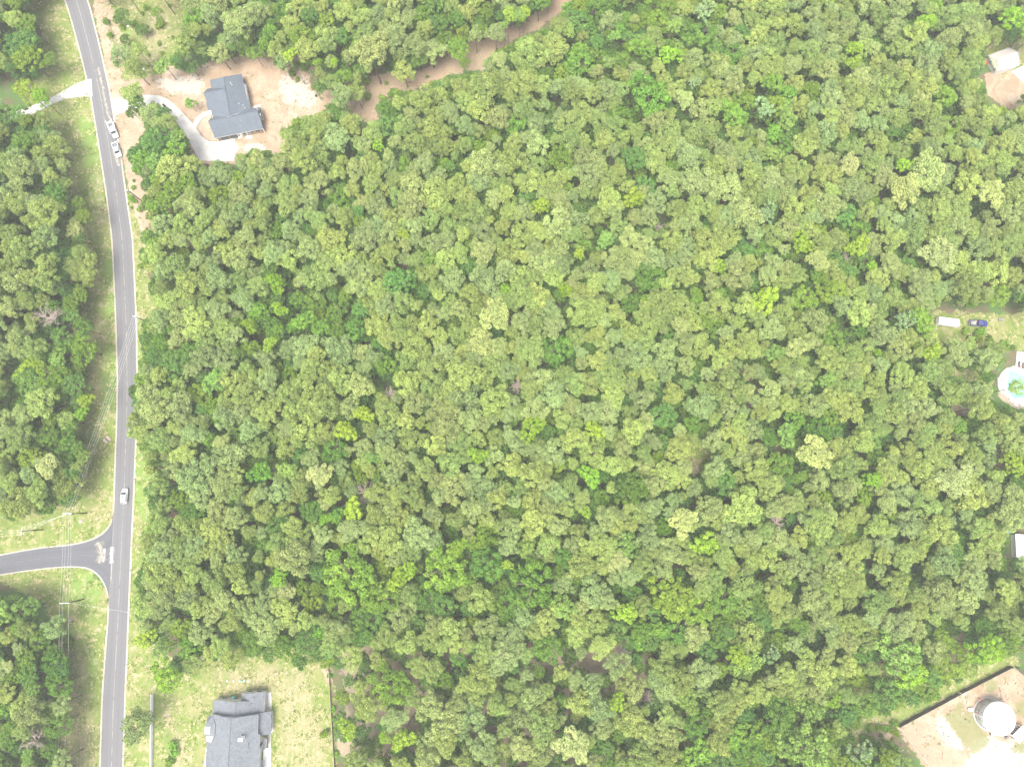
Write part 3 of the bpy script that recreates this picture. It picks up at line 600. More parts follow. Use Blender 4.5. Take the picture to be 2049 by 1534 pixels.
# gravel track sheets are in the ground cover; fences
def fence(a,bp,height,seg,lb,mat_panel,mat_post,thick=0.06,name='fence',rails=True):
    A=np.array(P(*a)[:2]); B=np.array(P(*bp)[:2]); L=np.linalg.norm(B-A); n=max(1,round(L/seg)); ang=math.atan2(B[1]-A[1],B[0]-A[0]); s=L/n
    t=empty(name,(*A,0),ang,lb,'fence')
    pan=MB(); nb=10
    for k in range(nb): 
        w=(s-0.12)/nb; pan.box((0.06+w*(k+0.5)+0,0,height/2+0.05+0.01*((k*7)%3)),(w*0.94,thick,height),0)
    proto=pan.build('panel',mat_panel,t); pst=MB(); pst.box((0,0,(height+0.15)/2),(0.12,0.12,height+0.15)); pst.box((0,0,height+0.17),(0.16,0.16,0.05)); pp=pst.build('post',mat_post,t)
    if rails:
        rps=[]
        for zz in (0.85,0.25): rl=MB(); rl.box((s/2,-thick/2-0.04,height*zz),(s-0.13,0.06,0.09)); rps.append(rl.build('rail',mat_post,t))
    for k in range(1,n+1):
        c=pp.copy(); C.objects.link(c); c.parent=t; c.location=(k*s,0,0)
        if k<n:
            c=proto.copy(); C.objects.link(c); c.parent=t; c.location=(k*s,0,R.uniform(-.03,.03))
            for rp in (rps if rails else ()): c=rp.copy(); C.objects.link(c); c.parent=t; c.location=(k*s,0,0)
    return t
fence((1795,1450),(1916,1385),1.9,2.44,'weathered grey board fence on the upper left side of the tank compound',M['greywood'],M['greywood'])
fence((1918,1383.5),(2020,1331),1.9,2.44,'grey board fence half hidden by trees above the tank compound',M['greywood'],M['greywood'])
fence((2031,1334),(2100,1400),1.9,2.44,'grey board fence on the right side of the tank compound',M['greywood'],M['greywood'])
fence((307,1387),(304,1600),1.5,2.44,'white fence between the road verge and the grey roofed house',M['white'],M['white'],0.1)
fence((653,1270),(660,1352),1.2,2.44,'low pale fence section under the trees right of the grey roofed house',M['palewood'],M['palewood'])
fence((660,1354),(672,1560),1.2,2.44,'low pale fence along the right of the grey roofed house yard',M['palewood'],M['palewood'])
def wire_fence(a,bp,lb):
    A=np.array(P(*a)[:2]); B=np.array(P(*bp)[:2]); L=np.linalg.norm(B-A); ang=math.atan2(B[1]-A[1],B[0]-A[0]); n=int(L/3)
    t=empty('wire_fence',(*A,0),ang,lb,'fence'); pst=MB(); pst.cyl((0,0,0),(0,0,1.6),0.05,0.04,6); p0=pst.build('post',M['metal'],t)
    for k in range(1,n+1): c=p0.copy(); C.objects.link(c); c.parent=t; c.location=(k*L/n,0,0)
    for z in (0.4,0.95,1.5): b=MB(); b.cyl((0,0,z),(L,0,z),0.02,0.02,5); b.build('wire',M['wire'],t)
wire_fence((1797,1453),(1868,1545),'thin wire fence on the lower left side of the tank compound')

# ------------------------------------------------------------------ pool
pool=[(2018,742),(2027,741),(2036,746),(2049,751),(2075,760),(2080,790),(2060,800),(2045,796),(2030,799),(2021,795),(2016,785),(2012,772),(2016,755)]
wm,nt,out=new_mat('pool_water'); v=coords(nt,True); bb=bsdf(nt,out,mix(nt,noise(nt,v,0.5,3),(0.12,0.42,0.33),(0.2,0.5,0.42)),0.08,0,noise(nt,v,3,3),0.15,0.03,0.5)
o=empty('swimming_pool',P(2040,770),0,'green tiled garden pool with curved white rim at the right edge','pool')
def lp(p): a=P(*p); return (a[0]-o.location.x,a[1]-o.location.y)
def smoothp(pts,it=2):
    for _ in range(it):
        q=[]
        for i in range(len(pts)):
            a,b=pts[i],pts[(i+1)%len(pts)]; q+=[(a[0]*.75+b[0]*.25,a[1]*.75+b[1]*.25),(a[0]*.25+b[0]*.75,a[1]*.25+b[1]*.75)]
        pts=q
    return pts
deck=[(2016,735),(2030,734),(2049,738),(2110,745),(2110,800),(2060,812),(2050,812),(2040,814),(2030,812),(2019,801),(2014,793),(2006,788),(1999,782),(1995,768),(1998,754),(2006,742)]
dk=smoothp([lp(p) for p in deck]); pl=smoothp([lp(p) for p in pool])
b=MB(); b.prism(dk,0,0.15); b.build('deck',M['concrete'],o)
b=MB(); b.prism(pl,0.152,0.19); b.build('water',wm,o)
b=MB(); b.tube([(x,y,0.2) for x,y in pl+[pl[0]]],0.12,6); b.build('rim',M['white'],o)
for k in range(46):
    u=R.random(); i=int(u*len(dk)); x,y=dk[i]; 
    if x>4: continue
    x+=R.uniform(0,2.0); y+=R.uniform(-.4,.4); r=R.uniform(0.25,0.55); b=MB()
    b.loft([[(x+r*f*math.cos(2*math.pi*j/7)*R.uniform(.8,1.15),y+r*f*math.sin(2*math.pi*j/7)*R.uniform(.8,1.15),0.1+zz*r) for j in range(7)] for f,zz in ((1,0),(1.0,0.35),(0.5,0.7))]); b.build('stone',M['rock'],o)
pad('patio',[(2035,703),(2110,716),(2110,742),(2049,738),(2032,734)],M['white'],'bright white patio above the pool',0.16)
for k,(px,py) in enumerate(((2038,729),(2045.5,731.5))):
    t=empty('sun_lounger',P(px,py,0.16),math.radians(88),('dark sun lounger nearer the patio edge above the pool','second dark sun lounger on the white patio')[k],'sun lounger',"sun loungers on the patio")
    b=MB(); b.box((-0.3,0,0.35),(1.3,0.7,0.1)); b.build('seat',M['brown'],t); b=MB(); b.add([(0.35,-.35,.4),(0.35,.35,.4),(0.95,.35,.85),(0.95,-.35,.85),(0.35,-.35,.3),(0.35,.35,.3),(0.95,.35,.75),(0.95,-.35,.75)],[(0,1,2,3)[::-1],(4,5,6,7),(0,1,5,4),(1,2,6,5),(2,3,7,6),(3,0,4,7)]); b.build('backrest',M['brown'],t)
    for x in (-.85,.6):
        for y in (-.3,.3): b=MB(); b.box((x,y,0.15),(0.05,0.05,0.3)); b.build('leg',M['metal'],t)
# shed at right edge
h=empty('shed',P(2040,1093),math.radians(-4),'low building with flat white roof at the right edge','building')
b=MB(); b.box((0.5,0,1.2),(6.2,7.0,2.4),0); b.build('wall',M['siding'],h); b=MB(); b.box((0.5,0,2.5),(6.8,7.6,0.2)); b.build('roof',M['white'],h)
b=MB(); b.cyl((0,0,0),(0,0,0.9),0.3,0.3,12); b.lathe([(0.32,0.88),(0.32,0.95),(0.05,0.97)],n=12); o=b.build('barrel',M['tarp']); o.location=P(2014,1064); tag(o,'blue plastic barrel near the white roofed building','barrel')

# ------------------------------------------------------------------ vehicles
def ring(y,hw,z0,z1,rnd=0.12,topw=1.0):
    """cross-section in x-z at length y, 12 points"""
    tw=hw*topw; r=rnd
    return [(-hw+r,y,z0),(hw-r,y,z0),(hw,y,z0+r),(hw,y,(z0+z1)/2),(tw,y,z1-r),(tw-r,y,z1),(-tw+r,y,z1),(-tw,y,z1-r),(-hw,y,(z0+z1)/2),(-hw,y,z0+r)]
def wheels(t,w,ys,r=0.38):
    for y in ys:
        for s in (-1,1):
            b=MB(); b.cyl((s*(w-0.24),y,r),(s*w,y,r),r,r,16); tt=b.build('wheel',M['dark'],t); b=MB(); b.cyl((s*(w-0.1),y,r),(s*(w+0.015),y,r),r*0.6,r*0.55,12); b.build('rim',M['metal'],tt)
def pickup(px,py,hd,paint,label,group=None,rack=False,cargo=False,L=5.7):
    t=empty('pickup_truck',P(px,py,0.02),hd,label,'pickup truck',group); hl=L/2
    b=MB(); b.loft([ring(-hl+0.05,0.93,0.45,0.72,0.08),ring(-hl+0.2,0.97,0.38,0.8),ring(-0.5,0.98,0.38,0.8),ring(0.9,0.98,0.38,1.0),ring(1.1,0.98,0.38,1.18,0.14,0.94),ring(hl-0.7,0.96,0.38,1.13,0.16,0.92),ring(hl-0.18,0.9,0.42,1.02,0.18,0.88),ring(hl-0.02,0.78,0.5,0.85,0.15,0.88)]); b.build('body',paint,t,False)
    b=MB(); b.loft([ring(-0.62,0.96,0.75,1.2,0.08),ring(-0.5,0.95,0.75,1.82,0.14,0.82),ring(0.95,0.93,0.75,1.84,0.14,0.8),ring(1.62,0.92,0.75,1.16,0.1,0.94)]); b.build('cabin',paint,t,False)
    b=MB(); b.add([(-0.7,1.04,1.82),(0.7,1.04,1.82),(0.82,1.62,1.24),(-0.82,1.62,1.24)],[(3,2,1,0),(0,1,2,3)]); b.v=[(x,y,z+0.03) for x,y,z in b.v]; b.build('windscreen',M['glass'],t)
    b=MB(); b.box((0,-0.6,1.5),(1.35,0.05,0.42)); b.build('rear_window',M['glass'],t)
    for s in (-1,1):
        b=MB(); b.box((s*0.86,-0.05,1.48),(0.06,0.75,0.42)); b.box((s*0.86,0.78,1.46),(0.06,0.7,0.4)); b.build_each('side_window',M['glass'],t)
        b=MB(); b.box((s*0.95,-1.75,1.02),(0.08,hl*2-3.55+0.0,0.48)); b.build('bed_wall',paint,t)
        b=MB(); b.box((s*1.06,1.1,1.2),(0.18,0.12,0.18)); b.build('mirror',paint,t)
        b=MB(); b.box((s*0.66,hl-0.14,0.86),(0.35,0.12,0.16)); b.build('headlight',M['pale_metal'],t)
        b=MB(); b.box((s*0.9,-hl+0.08,0.95),(0.12,0.08,0.3)); b.build('tail_light',M['orange'],t)
    b=MB(); b.box((0,-1.75,0.83),(1.78,2.1,0.05)); b.build('bed_floor',M['door'],t)
    b=MB(); b.box((0,-hl+0.1,1.0),(1.75,0.07,0.5)); b.build('tailgate',paint,t)
    b=MB(); b.box((0,hl-0.03,0.58),(1.7,0.16,0.22)); b.box((0,-hl+0.0,0.58),(1.7,0.16,0.2)); b.build_each('bumper',M['metal'],t)
    wheels(t,0.99,(-hl+1.15,hl-1.0))
    if rack:
        b=MB()
        for s in (-0.98,0.98): b.cyl((s,-hl-0.7,1.95),(s,1.2,1.95),0.05,0.05,6)
        for y in (-hl+0.2,-0.7,0.9): b.cyl((-0.98,y,1.95),(0.98,y,1.95),0.045,0.045,6)
        for s in (-0.95,0.95):
            for y in (-hl+0.2,-0.75): b.cyl((s,y,1.2),(s*1.03,y,1.95),0.04,0.04,6)
        b.build_each('rack_bar',M['white'],t)
    if cargo:
        b=MB()
        for k in range(9): b.box((R.uniform(-.6,.6),-1.75+R.uniform(-.8,.8),1.0+R.uniform(0,.15)),(R.uniform(.3,.6),R.uniform(.3,.6),0.3),R.random())
        b.build_each('crate',[M['palewood']],t)
    return t
def heading(a,b):
    A,B=P(*a),P(*b); return math.atan2(B[1]-A[1],B[0]-A[0])-math.pi/2
pickup(229.5,263,heading((223,246),(236,280)),M['white_paint'],'white pickup truck with a white ladder rack parked behind another','white pickups parked on the roadside',rack=True,L=5.9)
pickup(236.5,302,heading((231,288),(241,316)),M['white_paint'],'white pickup truck with empty dark bed parked in front on the road edge','white pickups parked on the roadside',L=5.5)
pickup(1955,647.5,heading((1935,646.5),(1975,648.5)),M['navy_paint'],'navy blue pickup truck with a loaded bed on the grass by the camper',cargo=True,L=6.0)
# SUV
t=empty('car',P(251.5,992,0.012),heading((250.8,1008),(253.5,977)),'white SUV driving on the road just above the junction','car')
b=MB(); b.loft([ring(-2.35,0.75,0.55,0.9,0.12),ring(-2.2,0.9,0.4,1.05,0.14,0.95),ring(-1.9,0.95,0.36,1.12,0.14,0.95),ring(0.9,0.95,0.36,1.1,0.14,0.95),ring(1.7,0.93,0.36,1.02,0.16,0.9),ring(2.15,0.85,0.4,0.9,0.18,0.86),ring(2.35,0.68,0.5,0.75,0.1,0.86)]); b.build('body',M['white_paint'],t)
b=MB(); b.loft([ring(-2.22,0.86,0.95,1.12,0.06),ring(-1.85,0.86,0.95,1.62,0.12,0.82),ring(-1.2,0.88,0.95,1.72,0.14,0.8),ring(0.35,0.88,0.95,1.7,0.14,0.8),ring(1.2,0.86,0.95,1.08,0.05,0.95)]); b.build('cabin',M['white_paint'],t)
b=MB(); b.add([(-0.64,0.45,1.72),(0.64,0.45,1.72),(0.78,1.12,1.14),(-0.78,1.12,1.14)],[(3,2,1,0),(0,1,2,3)]); b.build('windscreen',M['glass'],t)
b=MB(); b.box((0,-0.35,1.74),(0.75,0.42,0.02)); b.build('sunroof',M['glass'],t)
b=MB(); b.add([(-0.62,-1.9,1.64),(0.62,-1.9,1.64),(0.7,-2.24,1.18),(-0.7,-2.24,1.18)],[(0,1,2,3),(3,2,1,0)]); b.build('rear_window',M['glass'],t)
for s in (-1,1):
    b=MB()
    for y,l in ((-1.35,0.7),(-0.5,0.8),(0.35,0.7)): b.box((s*0.83,y,1.35),(0.05,l,0.34))
    b.build_each('side_window',M['glass'],t); b=MB(); b.box((s*1.02,0.75,1.15),(0.16,0.12,0.15)); b.build('mirror',M['white_paint'],t)
    b=MB(); b.cyl((s*0.66,-1.7,1.78),(s*0.66,0.2,1.78),0.03,0.03,6); b.build('roof_rail',M['metal'],t)
    b=MB(); b.box((s*0.6,2.22,0.8),(0.32,0.1,0.14)); b.build('headlight',M['pale_metal'],t); b=MB(); b.box((s*0.78,-2.26,1.0),(0.16,0.08,0.3)); b.build('tail_light',M['orange'],t)
wheels(t,0.95,(-1.45,1.45),0.36)
# camper
t=empty('camper_trailer',P(1891,646.5),heading((1869,643),(1913,649)),'white camper trailer parked in the clearing behind the blue pickup','trailer')
b=MB(); b.loft([ring(-3.4,1.1,0.5,2.4,0.2),ring(-3.3,1.18,0.45,2.55,0.2),ring(2.9,1.18,0.45,2.6,0.2),ring(3.35,1.16,0.5,2.3,0.2),ring(3.5,1.1,0.6,1.8,0.2)]); b.build('body',M['white_paint'],t)
for y in (-0.4,1.0,2.3): b=MB(); b.box((0.2,y,2.66),(0.4,0.4,0.14)); b.build('roof_vent',M['door'],t)
for s in (-1,1):
    b=MB()
    for y in (-2.2,0.2,2.0): b.box((s*1.19,y,1.7),(0.03,0.9,0.5))
    b.build_each('window',M['glass'],t)
b=MB(); b.cyl((1.28,-2.6,2.3),(1.28,2.4,2.3),0.09,0.09,8); b.build('awning_roll',M['pale_metal'],t)
b=MB(); b.add([(-0.8,3.4,0.5),(0.8,3.4,0.5),(0.05,5.0,0.5),(-0.05,5.0,0.5),(-0.8,3.4,0.4),(0.8,3.4,0.4),(0.05,5.0,0.4),(-0.05,5.0,0.4)],[(0,1,2,3),(4,5,6,7)[::-1],(0,1,5,4)[::-1],(1,2,6,5)[::-1],(2,3,7,6)[::-1],(3,0,4,7)[::-1]]); b.build('drawbar',M['metal'],t)
wheels(t,1.15,(-0.7,0.15),0.34)

# ------------------------------------------------------------------ power line
def sag(a,b,s,n=14): 
    return [tuple(np.array(a)*(1-t)+np.array(b)*t-np.array((0,0,4*s*t*(1-t)))) for t in [i/n for i in range(n+1)]]
poles={}
def pole(key,base,hgt,arm_ang,arms,label,guy=False):
    x,y,_=P(*base); t=empty('utility_pole',(x,y,0),arm_ang,label,'utility pole','utility poles of the power line')
    b=MB(); b.cyl((0,0,-0.1),(0,0,hgt),0.19,0.13,12); b.build('pole',M['wood_pole'],t,True)
    pts=[]
    for z,w in arms:
        b=MB(); b.box((0,0.16,z),(2*w,0.13,0.16)); arm=b.build('crossarm',M['pale_metal'],t)
        for u in ((-w+0.1,-w*0.35,w*0.35,w-0.1) if w>0.9 else (-w+.1,w-.1)):
            b=MB(); b.lathe([(0.05,0),(0.09,0.05),(0.05,0.1),(0.09,0.15),(0.04,0.24)],(u,0.16,z+0.08),8); b.build('insulator',M['pale_metal'],arm)
            c,s=math.cos(arm_ang),math.sin(arm_ang); pts.append((x+u*c-0.16*s,y+u*s+0.16*c,z+0.3))
    if guy:
        b=MB(); b.cyl((0.25,0,hgt-1.8),(0.25,0,hgt-0.9),0.24,0.24,12); b.build('transformer',M['pale_metal'],t)
    poles[key]=pts
pole('a',(287,405),9.6,math.radians(0),[(9.3,1.15)],'utility pole with white crossarm on the sandy verge below the pickups')
pole('b',(303,648),9.6,math.radians(-5),[(9.3,1.15)],'utility pole half hidden by trees on the right verge')
pole('c',(173,1026),10.0,math.radians(2),[(9.7,1.25),(9.0,1.0)],'tall corner utility pole with two crossarms above the side road',True)
pole('d',(86,1059),9.8,math.radians(86),[(9.5,1.15)],'utility pole with white crossarm on the verge near the left edge')
pole('e',(167,1198),9.6,math.radians(2),[(9.3,1.45)],'utility pole with wide white crossarm below the junction')
pole('f',(150,1640),9.6,math.radians(2),[(9.3,1.45)],'utility pole on the verge beyond the lower edge')
pole('g',(-130,1075),9.8,math.radians(86),[(9.5,1.15)],'utility pole beyond the left edge')
def span(k1,k2,idx,sg=0.9,order=None):
    for i,j in idx:
        b=MB(); b.tube(sag(poles[k1][i],poles[k2][j],sg),0.016,5)
        o=b.build('power_line',M['wire']); tag(o,['first','second','third','fourth'][i%4]+' '+{'ab':'overhead wire along the right verge between two poles','bc':'overhead wire crossing the road diagonally','cd':'overhead wire running left from the corner pole','ce':'overhead wire running down over the side road','ef':'overhead wire running down the left verge','dg':'overhead wire leaving the photo on the left'}[k1+k2]+', counted from the left or top','wire','overhead wires between the poles')
span('b','c',((0,0),(1,1),(2,2),(3,3)),1.0); span('c','d',((4,0),(5,1),(6,2),(7,3)),0.5)
span('c','e',((0,0),(1,1),(2,2),(3,3)),0.6); span('e','f',((0,0),(1,1),(3,3)),1.2); span('d','g',((0,0),(1,1),(2,2)),0.8)
b=MB(); b.tube(sag(poles['e'][3],P(300,1232,6.5),0.5),0.02,5); tag(b.build('power_line',M['wire']),'single service wire crossing the road to the right','wire','overhead wires between the poles')
b=MB(); b.cyl(P(117,1051,0.1),P(132,1049,1.2),0.05,0.05,6); tag(b.build('guy_wire_guard',M['yellow']),'yellow guy wire guard below the corner pole','guy wire guard')

# small things
t=empty('pallet_stack',P(214.5,879.5),math.radians(-42),'two pale wooden pallets lying on the left verge','pallet')
for s in (-1,1):
    b=MB()
    for k in range(5): b.box((-0.75+0.375*k,s*0.62,0.24),(0.3,0.85,0.04))
    for k in range(3): b.box((0,s*0.62-0.36+0.36*k,0.15),(1.85,0.09,0.14))
    b.build('pallet_deck',M['palewood'],t)
b=MB(); b.box((0,0,0.1),(1.85,0.3,0.2)); b.build('dark_gap_strip',M['dark'],t)  # dark strip put in so the gap between the pallets reads dark
def rock(px,py,r,lb,mat='rock'):
    b=MB(); b.loft([[(r*f*math.cos(2*math.pi*j/9)*R.uniform(.85,1.15),r*f*math.sin(2*math.pi*j/9)*R.uniform(.85,1.15),zz*r) for j in range(9)] for f,zz in ((1,0),(1.05,0.3),(0.8,0.6),(0.3,0.75))]); o=b.build('boulder',M[mat]); o.location=P(px,py); tag(o,lb,'boulder')
rock(162,1043,0.55,'small pale boulder on the verge below the corner pole'); rock(256,53,0.35,'small white stone in the scrub right of the road top','white'); rock(288,138,0.4,'small pale stone beside the scrub trees above the yard','white')
rock(1905,910,0.9,'pale boulder between pines near the right edge')
for k,(px,mt,lb) in enumerate(((455,'white','leftmost pale lid in the row above the grey roofed house'),(468,'white','second pale lid in the row above the grey roofed house'),(480,'teal','teal lid, third in the row above the grey roofed house'),(489,'teal','teal lid, fourth in the row above the grey roofed house'),(497,'white','rightmost pale lid in the row above the grey roofed house'))):
    b=MB(); b.lathe([(0.36,0),(0.36,0.18),(0.3,0.23),(0.05,0.25)],n=14); b.cyl((0,0,0.23),(0,0,0.29),0.1,0.1,8); o=b.build('septic_lid',M['oldconcrete' if mt=='white' else 'mint']); o.location=P(px,1361.5); tag(o,lb,'septic lid','septic lids in the back yard')
b=MB(); b.box((0,0,0.45),(1.0,0.5,0.9),0,0,0.95); b.box((0,0,0.92),(1.06,0.56,0.05)); o=b.build('utility_box',M['teal']); o.location=P(468,1393.5); tag(o,'teal utility box against the upper wall of the grey roofed house','utility box')
t=empty('wheelie_bin',P(330,213,0.06),0.6,'small black bin standing on the curved white driveway','bin'); b=MB(); b.box((0,0,0.5),(0.55,0.6,1.0),0,0,1.15); b.build('body',M['dark'],t); b=MB(); b.box((0,0,1.04),(0.7,0.75,0.08)); b.build('lid',M['dark'],t)
t=empty('burn_barrel',P(633,193),0,'dark barrel at the right end of the sandy yard','barrel'); b=MB(); b.cyl((0,0,0),(0,0,0.9),0.32,0.32,12); b.build('drum',M['dark'],t)
b=MB(); b.box((0,0,0.35),(1.4,0.9,0.6),0,0,0.8); b.box((0.2,0,0.8),(0.5,0.8,0.35)); o=b.build('garden_mower',M['metal']); o.location=P(2000.5,640); tag(o,'small grey garden machine right of the navy pickup','mower')
t=empty('tyre',P(1974,671),0,'old tyre lying in the grass below the navy pickup','tyre'); b=MB(); n=16
b.loft([[((0.55+0.16*math.cos(a))*math.cos(2*math.pi*i/n),(0.55+0.16*math.cos(a))*math.sin(2*math.pi*i/n),0.14+0.13*math.sin(a)) for i in range(n)] for a in [k*math.pi/3 for k in range(7)]],0,False); b.build('rubber',M['dark'],t)

# ------------------------------------------------------------------ trees
def leaves(rg,centers,radii,tones,nleaf,ls,squash=0.85,down=-0.35,asp=1.0,hollow=0.72):
    """leaf-sized quads spread over the skins of many tufts"""
    V=[];TN=[]
    for c,r,t in zip(centers,radii,tones):
        n=int(nleaf*(r**1.7))
        d=rg.normal(size=(n*2,3)); d/=np.linalg.norm(d,axis=1)[:,None]; d=d[d[:,2]>down][:n]; n=len(d)
        rad=r*(hollow+(1.06-hollow)*rg.random(n)**0.6); p=c+d*rad[:,None]*np.array([1,1,squash])
        nm=d+0.75*rg.normal(size=(n,3)); nm[:,2]+=0.25; nm/=np.linalg.norm(nm,axis=1)[:,None]
        a=np.cross(nm,rg.normal(size=(n,3))); a/=np.linalg.norm(a,axis=1)[:,None]; b=np.cross(nm,a)
        s=(ls*(0.6+0.8*rg.random(n)))[:,None]; a=a*s*asp; b=b*s/asp
        q=np.stack([p-a-b*0.4,p+b*0.9-a*0.2,p+a+b*0.3,p-b*0.9+a*0.15],1)
        V.append(q.reshape(-1,3)); tn=np.clip(t+0.22*rg.normal(size=n),0,1); TN.append(tn)
    return np.concatenate(V),np.concatenate(TN)
def crown_pine(rg,Rr,Hc):
    n=int(15+Rr*6.0); cs=[];rs=[];ts=[]
    lob=rg.uniform(0,6.28,4); 
    k=0
    while len(cs)<n and k<1500:
        k+=1; th=rg.uniform(0,2*math.pi); u=rg.uniform(0,1)**0.5
        edge=1+0.18*math.sin(3*th+lob[0])+0.12*math.sin(5*th+lob[1])+0.1*math.sin(2*th+lob[2])
        rr=u*Rr*edge*0.86; z=Hc*0.5*math.sqrt(max(0,1-u*u*0.92))+rg.normal()*Hc*0.07
        if rg.random()<0.25: z-=Hc*rg.uniform(0.15,0.5)
        c=np.array([rr*math.cos(th),rr*math.sin(th),z]); r=rg.uniform(0.58,1.1)*(0.8+0.06*Rr)
        if any(np.linalg.norm(c-o)<0.62*(r+q) for o,q in zip(cs,rs)): continue
        cs.append(c); rs.append(r); ts.append(rg.uniform(0.25,0.85))
    return leaves(rg,cs,rs,ts,195,0.142,0.85,-0.3,1.2)
def crown_broad(rg,Rr,Hc,dense=1.0,open_=False):
    n=int((20+Rr*9)*dense); cs=[];rs=[];ts=[]; lob=rg.uniform(0,6.28,4); k=0
    while len(cs)<n and k<2500:
        k+=1; th=rg.uniform(0,2*math.pi); u=rg.uniform(0,1)**0.5; amp=0.26 if open_ else 0.1
        edge=1+amp*math.sin(2*th+lob[0])+amp*0.7*math.sin(3*th+lob[1])+0.06*math.sin(7*th+lob[2])
        rr=u*Rr*edge*0.9; z=Hc*0.5*math.sqrt(max(0,1-u*u*0.95))+rg.normal()*Hc*0.035
        if rg.random()<0.2: z-=Hc*rg.uniform(0.1,0.4)
        c=np.array([rr*math.cos(th),rr*math.sin(th),z]); r=rg.uniform(0.4,0.78)
        if any(np.linalg.norm(c-o)<(0.8 if open_ else 0.55)*(r+q) for o,q in zip(cs,rs)): continue
        cs.append(c); rs.append(r); ts.append(rg.uniform(0.2,0.9))
    return leaves(rg,cs,rs,ts,210,0.145,0.75,-0.2,1.0,0.6)
def trunk_geo(rg,h,r,Rr,zc,nl=7):
    b=MB(); pts=[(0,0,-0.2)]; x=y=0.0; n=4
    for i in range(1,n+1): x+=rg.normal()*0.12; y+=rg.normal()*0.12; pts.append((x,y,h*i/n))
    for i in range(n): b.cyl(pts[i],pts[i+1],r*(1-i/n*0.75),r*(1-(i+1)/n*0.75),7,0,i in (0,n-1))
    for k in range(nl):
        a=rg.uniform(0,6.28); z=zc+rg.uniform(-0.25,0.35)*Rr; L=Rr*rg.uniform(0.5,0.85); f=np.clip(z/h,0,1); bx,by=x*f,y*f
        b.cyl((bx,by,z-0.6),(bx+L*math.cos(a),by+L*math.sin(a),z+L*0.35),0.09,0.03,5)
    return b
def leafmesh(name,V,TN,mat,z=0.0,trunk=None):
    V=V.copy(); V[:,2]+=z; nq=len(V)//4; verts=V.tolist(); faces=np.arange(nq*4).reshape(-1,4).tolist(); mi=[0]*nq; tone=np.repeat(TN,4).tolist()
    if trunk: 
        o=len(verts); verts+=trunk.v; faces+=[tuple(i+o for i in f) for f in trunk.f]; mi+=[1]*len(trunk.f); tone+=[0.5]*len(trunk.v)
    me=bpy.data.meshes.new(name); me.from_pydata(verts,[],faces); me.materials.append(mat)
    if trunk: me.materials.append(M['bark'])
    me.polygons.foreach_set('material_index',mi)
    a=me.attributes.new('tone','FLOAT','POINT'); a.data.foreach_set('value',tone); me.update(); return me
# tree forms: every form has crown mesh, trunk mesh and a joined mesh for the far stuff; unit = metres at design radius
FORMS={}
def make_forms(kind,n,mat,fn,R0,Hc,h,seed,tr=0.2):
    F=[]
    for i in range(n):
        rg=np.random.default_rng(seed+i); V,T_=fn(rg,R0*rg.uniform(0.92,1.08),Hc); tb=trunk_geo(rg,h-Hc*0.15,tr,R0,h-Hc*0.45)
        V[:,0]*=rg.uniform(0.84,1.14); V[:,2]*=rg.uniform(0.85,1.2); z=h-Hc*0.55
        tm=bpy.data.meshes.new('trunk'); tm.from_pydata(tb.v,[],tb.f); tm.materials.append(M['bark']); tm.update()
        F.append((leafmesh('crown',V,T_,mat,z),tm,leafmesh(kind+'_form',V,T_,mat,z,tb)))
    FORMS[kind]=(F,R0,h,Hc)
make_forms('pine',14,TM['pine'][0],crown_pine,3.9,5.0,18.0,100,0.22)
make_forms('broad',8,TM['broad'][0],crown_broad,4.0,4.6,13.0,200,0.2)
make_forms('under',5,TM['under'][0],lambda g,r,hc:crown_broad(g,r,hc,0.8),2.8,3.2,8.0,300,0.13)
make_forms('lime',5,TM['lime'][0],lambda g,r,hc:crown_broad(g,r,hc,0.8,True),3.2,3.6,13.0,400,0.15)
make_forms('spring',4,TM['spring'][0],lambda g,r,hc:crown_broad(g,r,hc,0.8,True),3.2,3.6,13.0,500,0.15)
make_forms('pale',3,TM['pale'][0],crown_pine,4.2,4.6,15.0,600,0.2)
make_forms('silver',2,TM['silver'][0],lambda g,r,hc:crown_broad(g,r,hc,0.45,True),3.2,3.6,14.0,700,0.15)

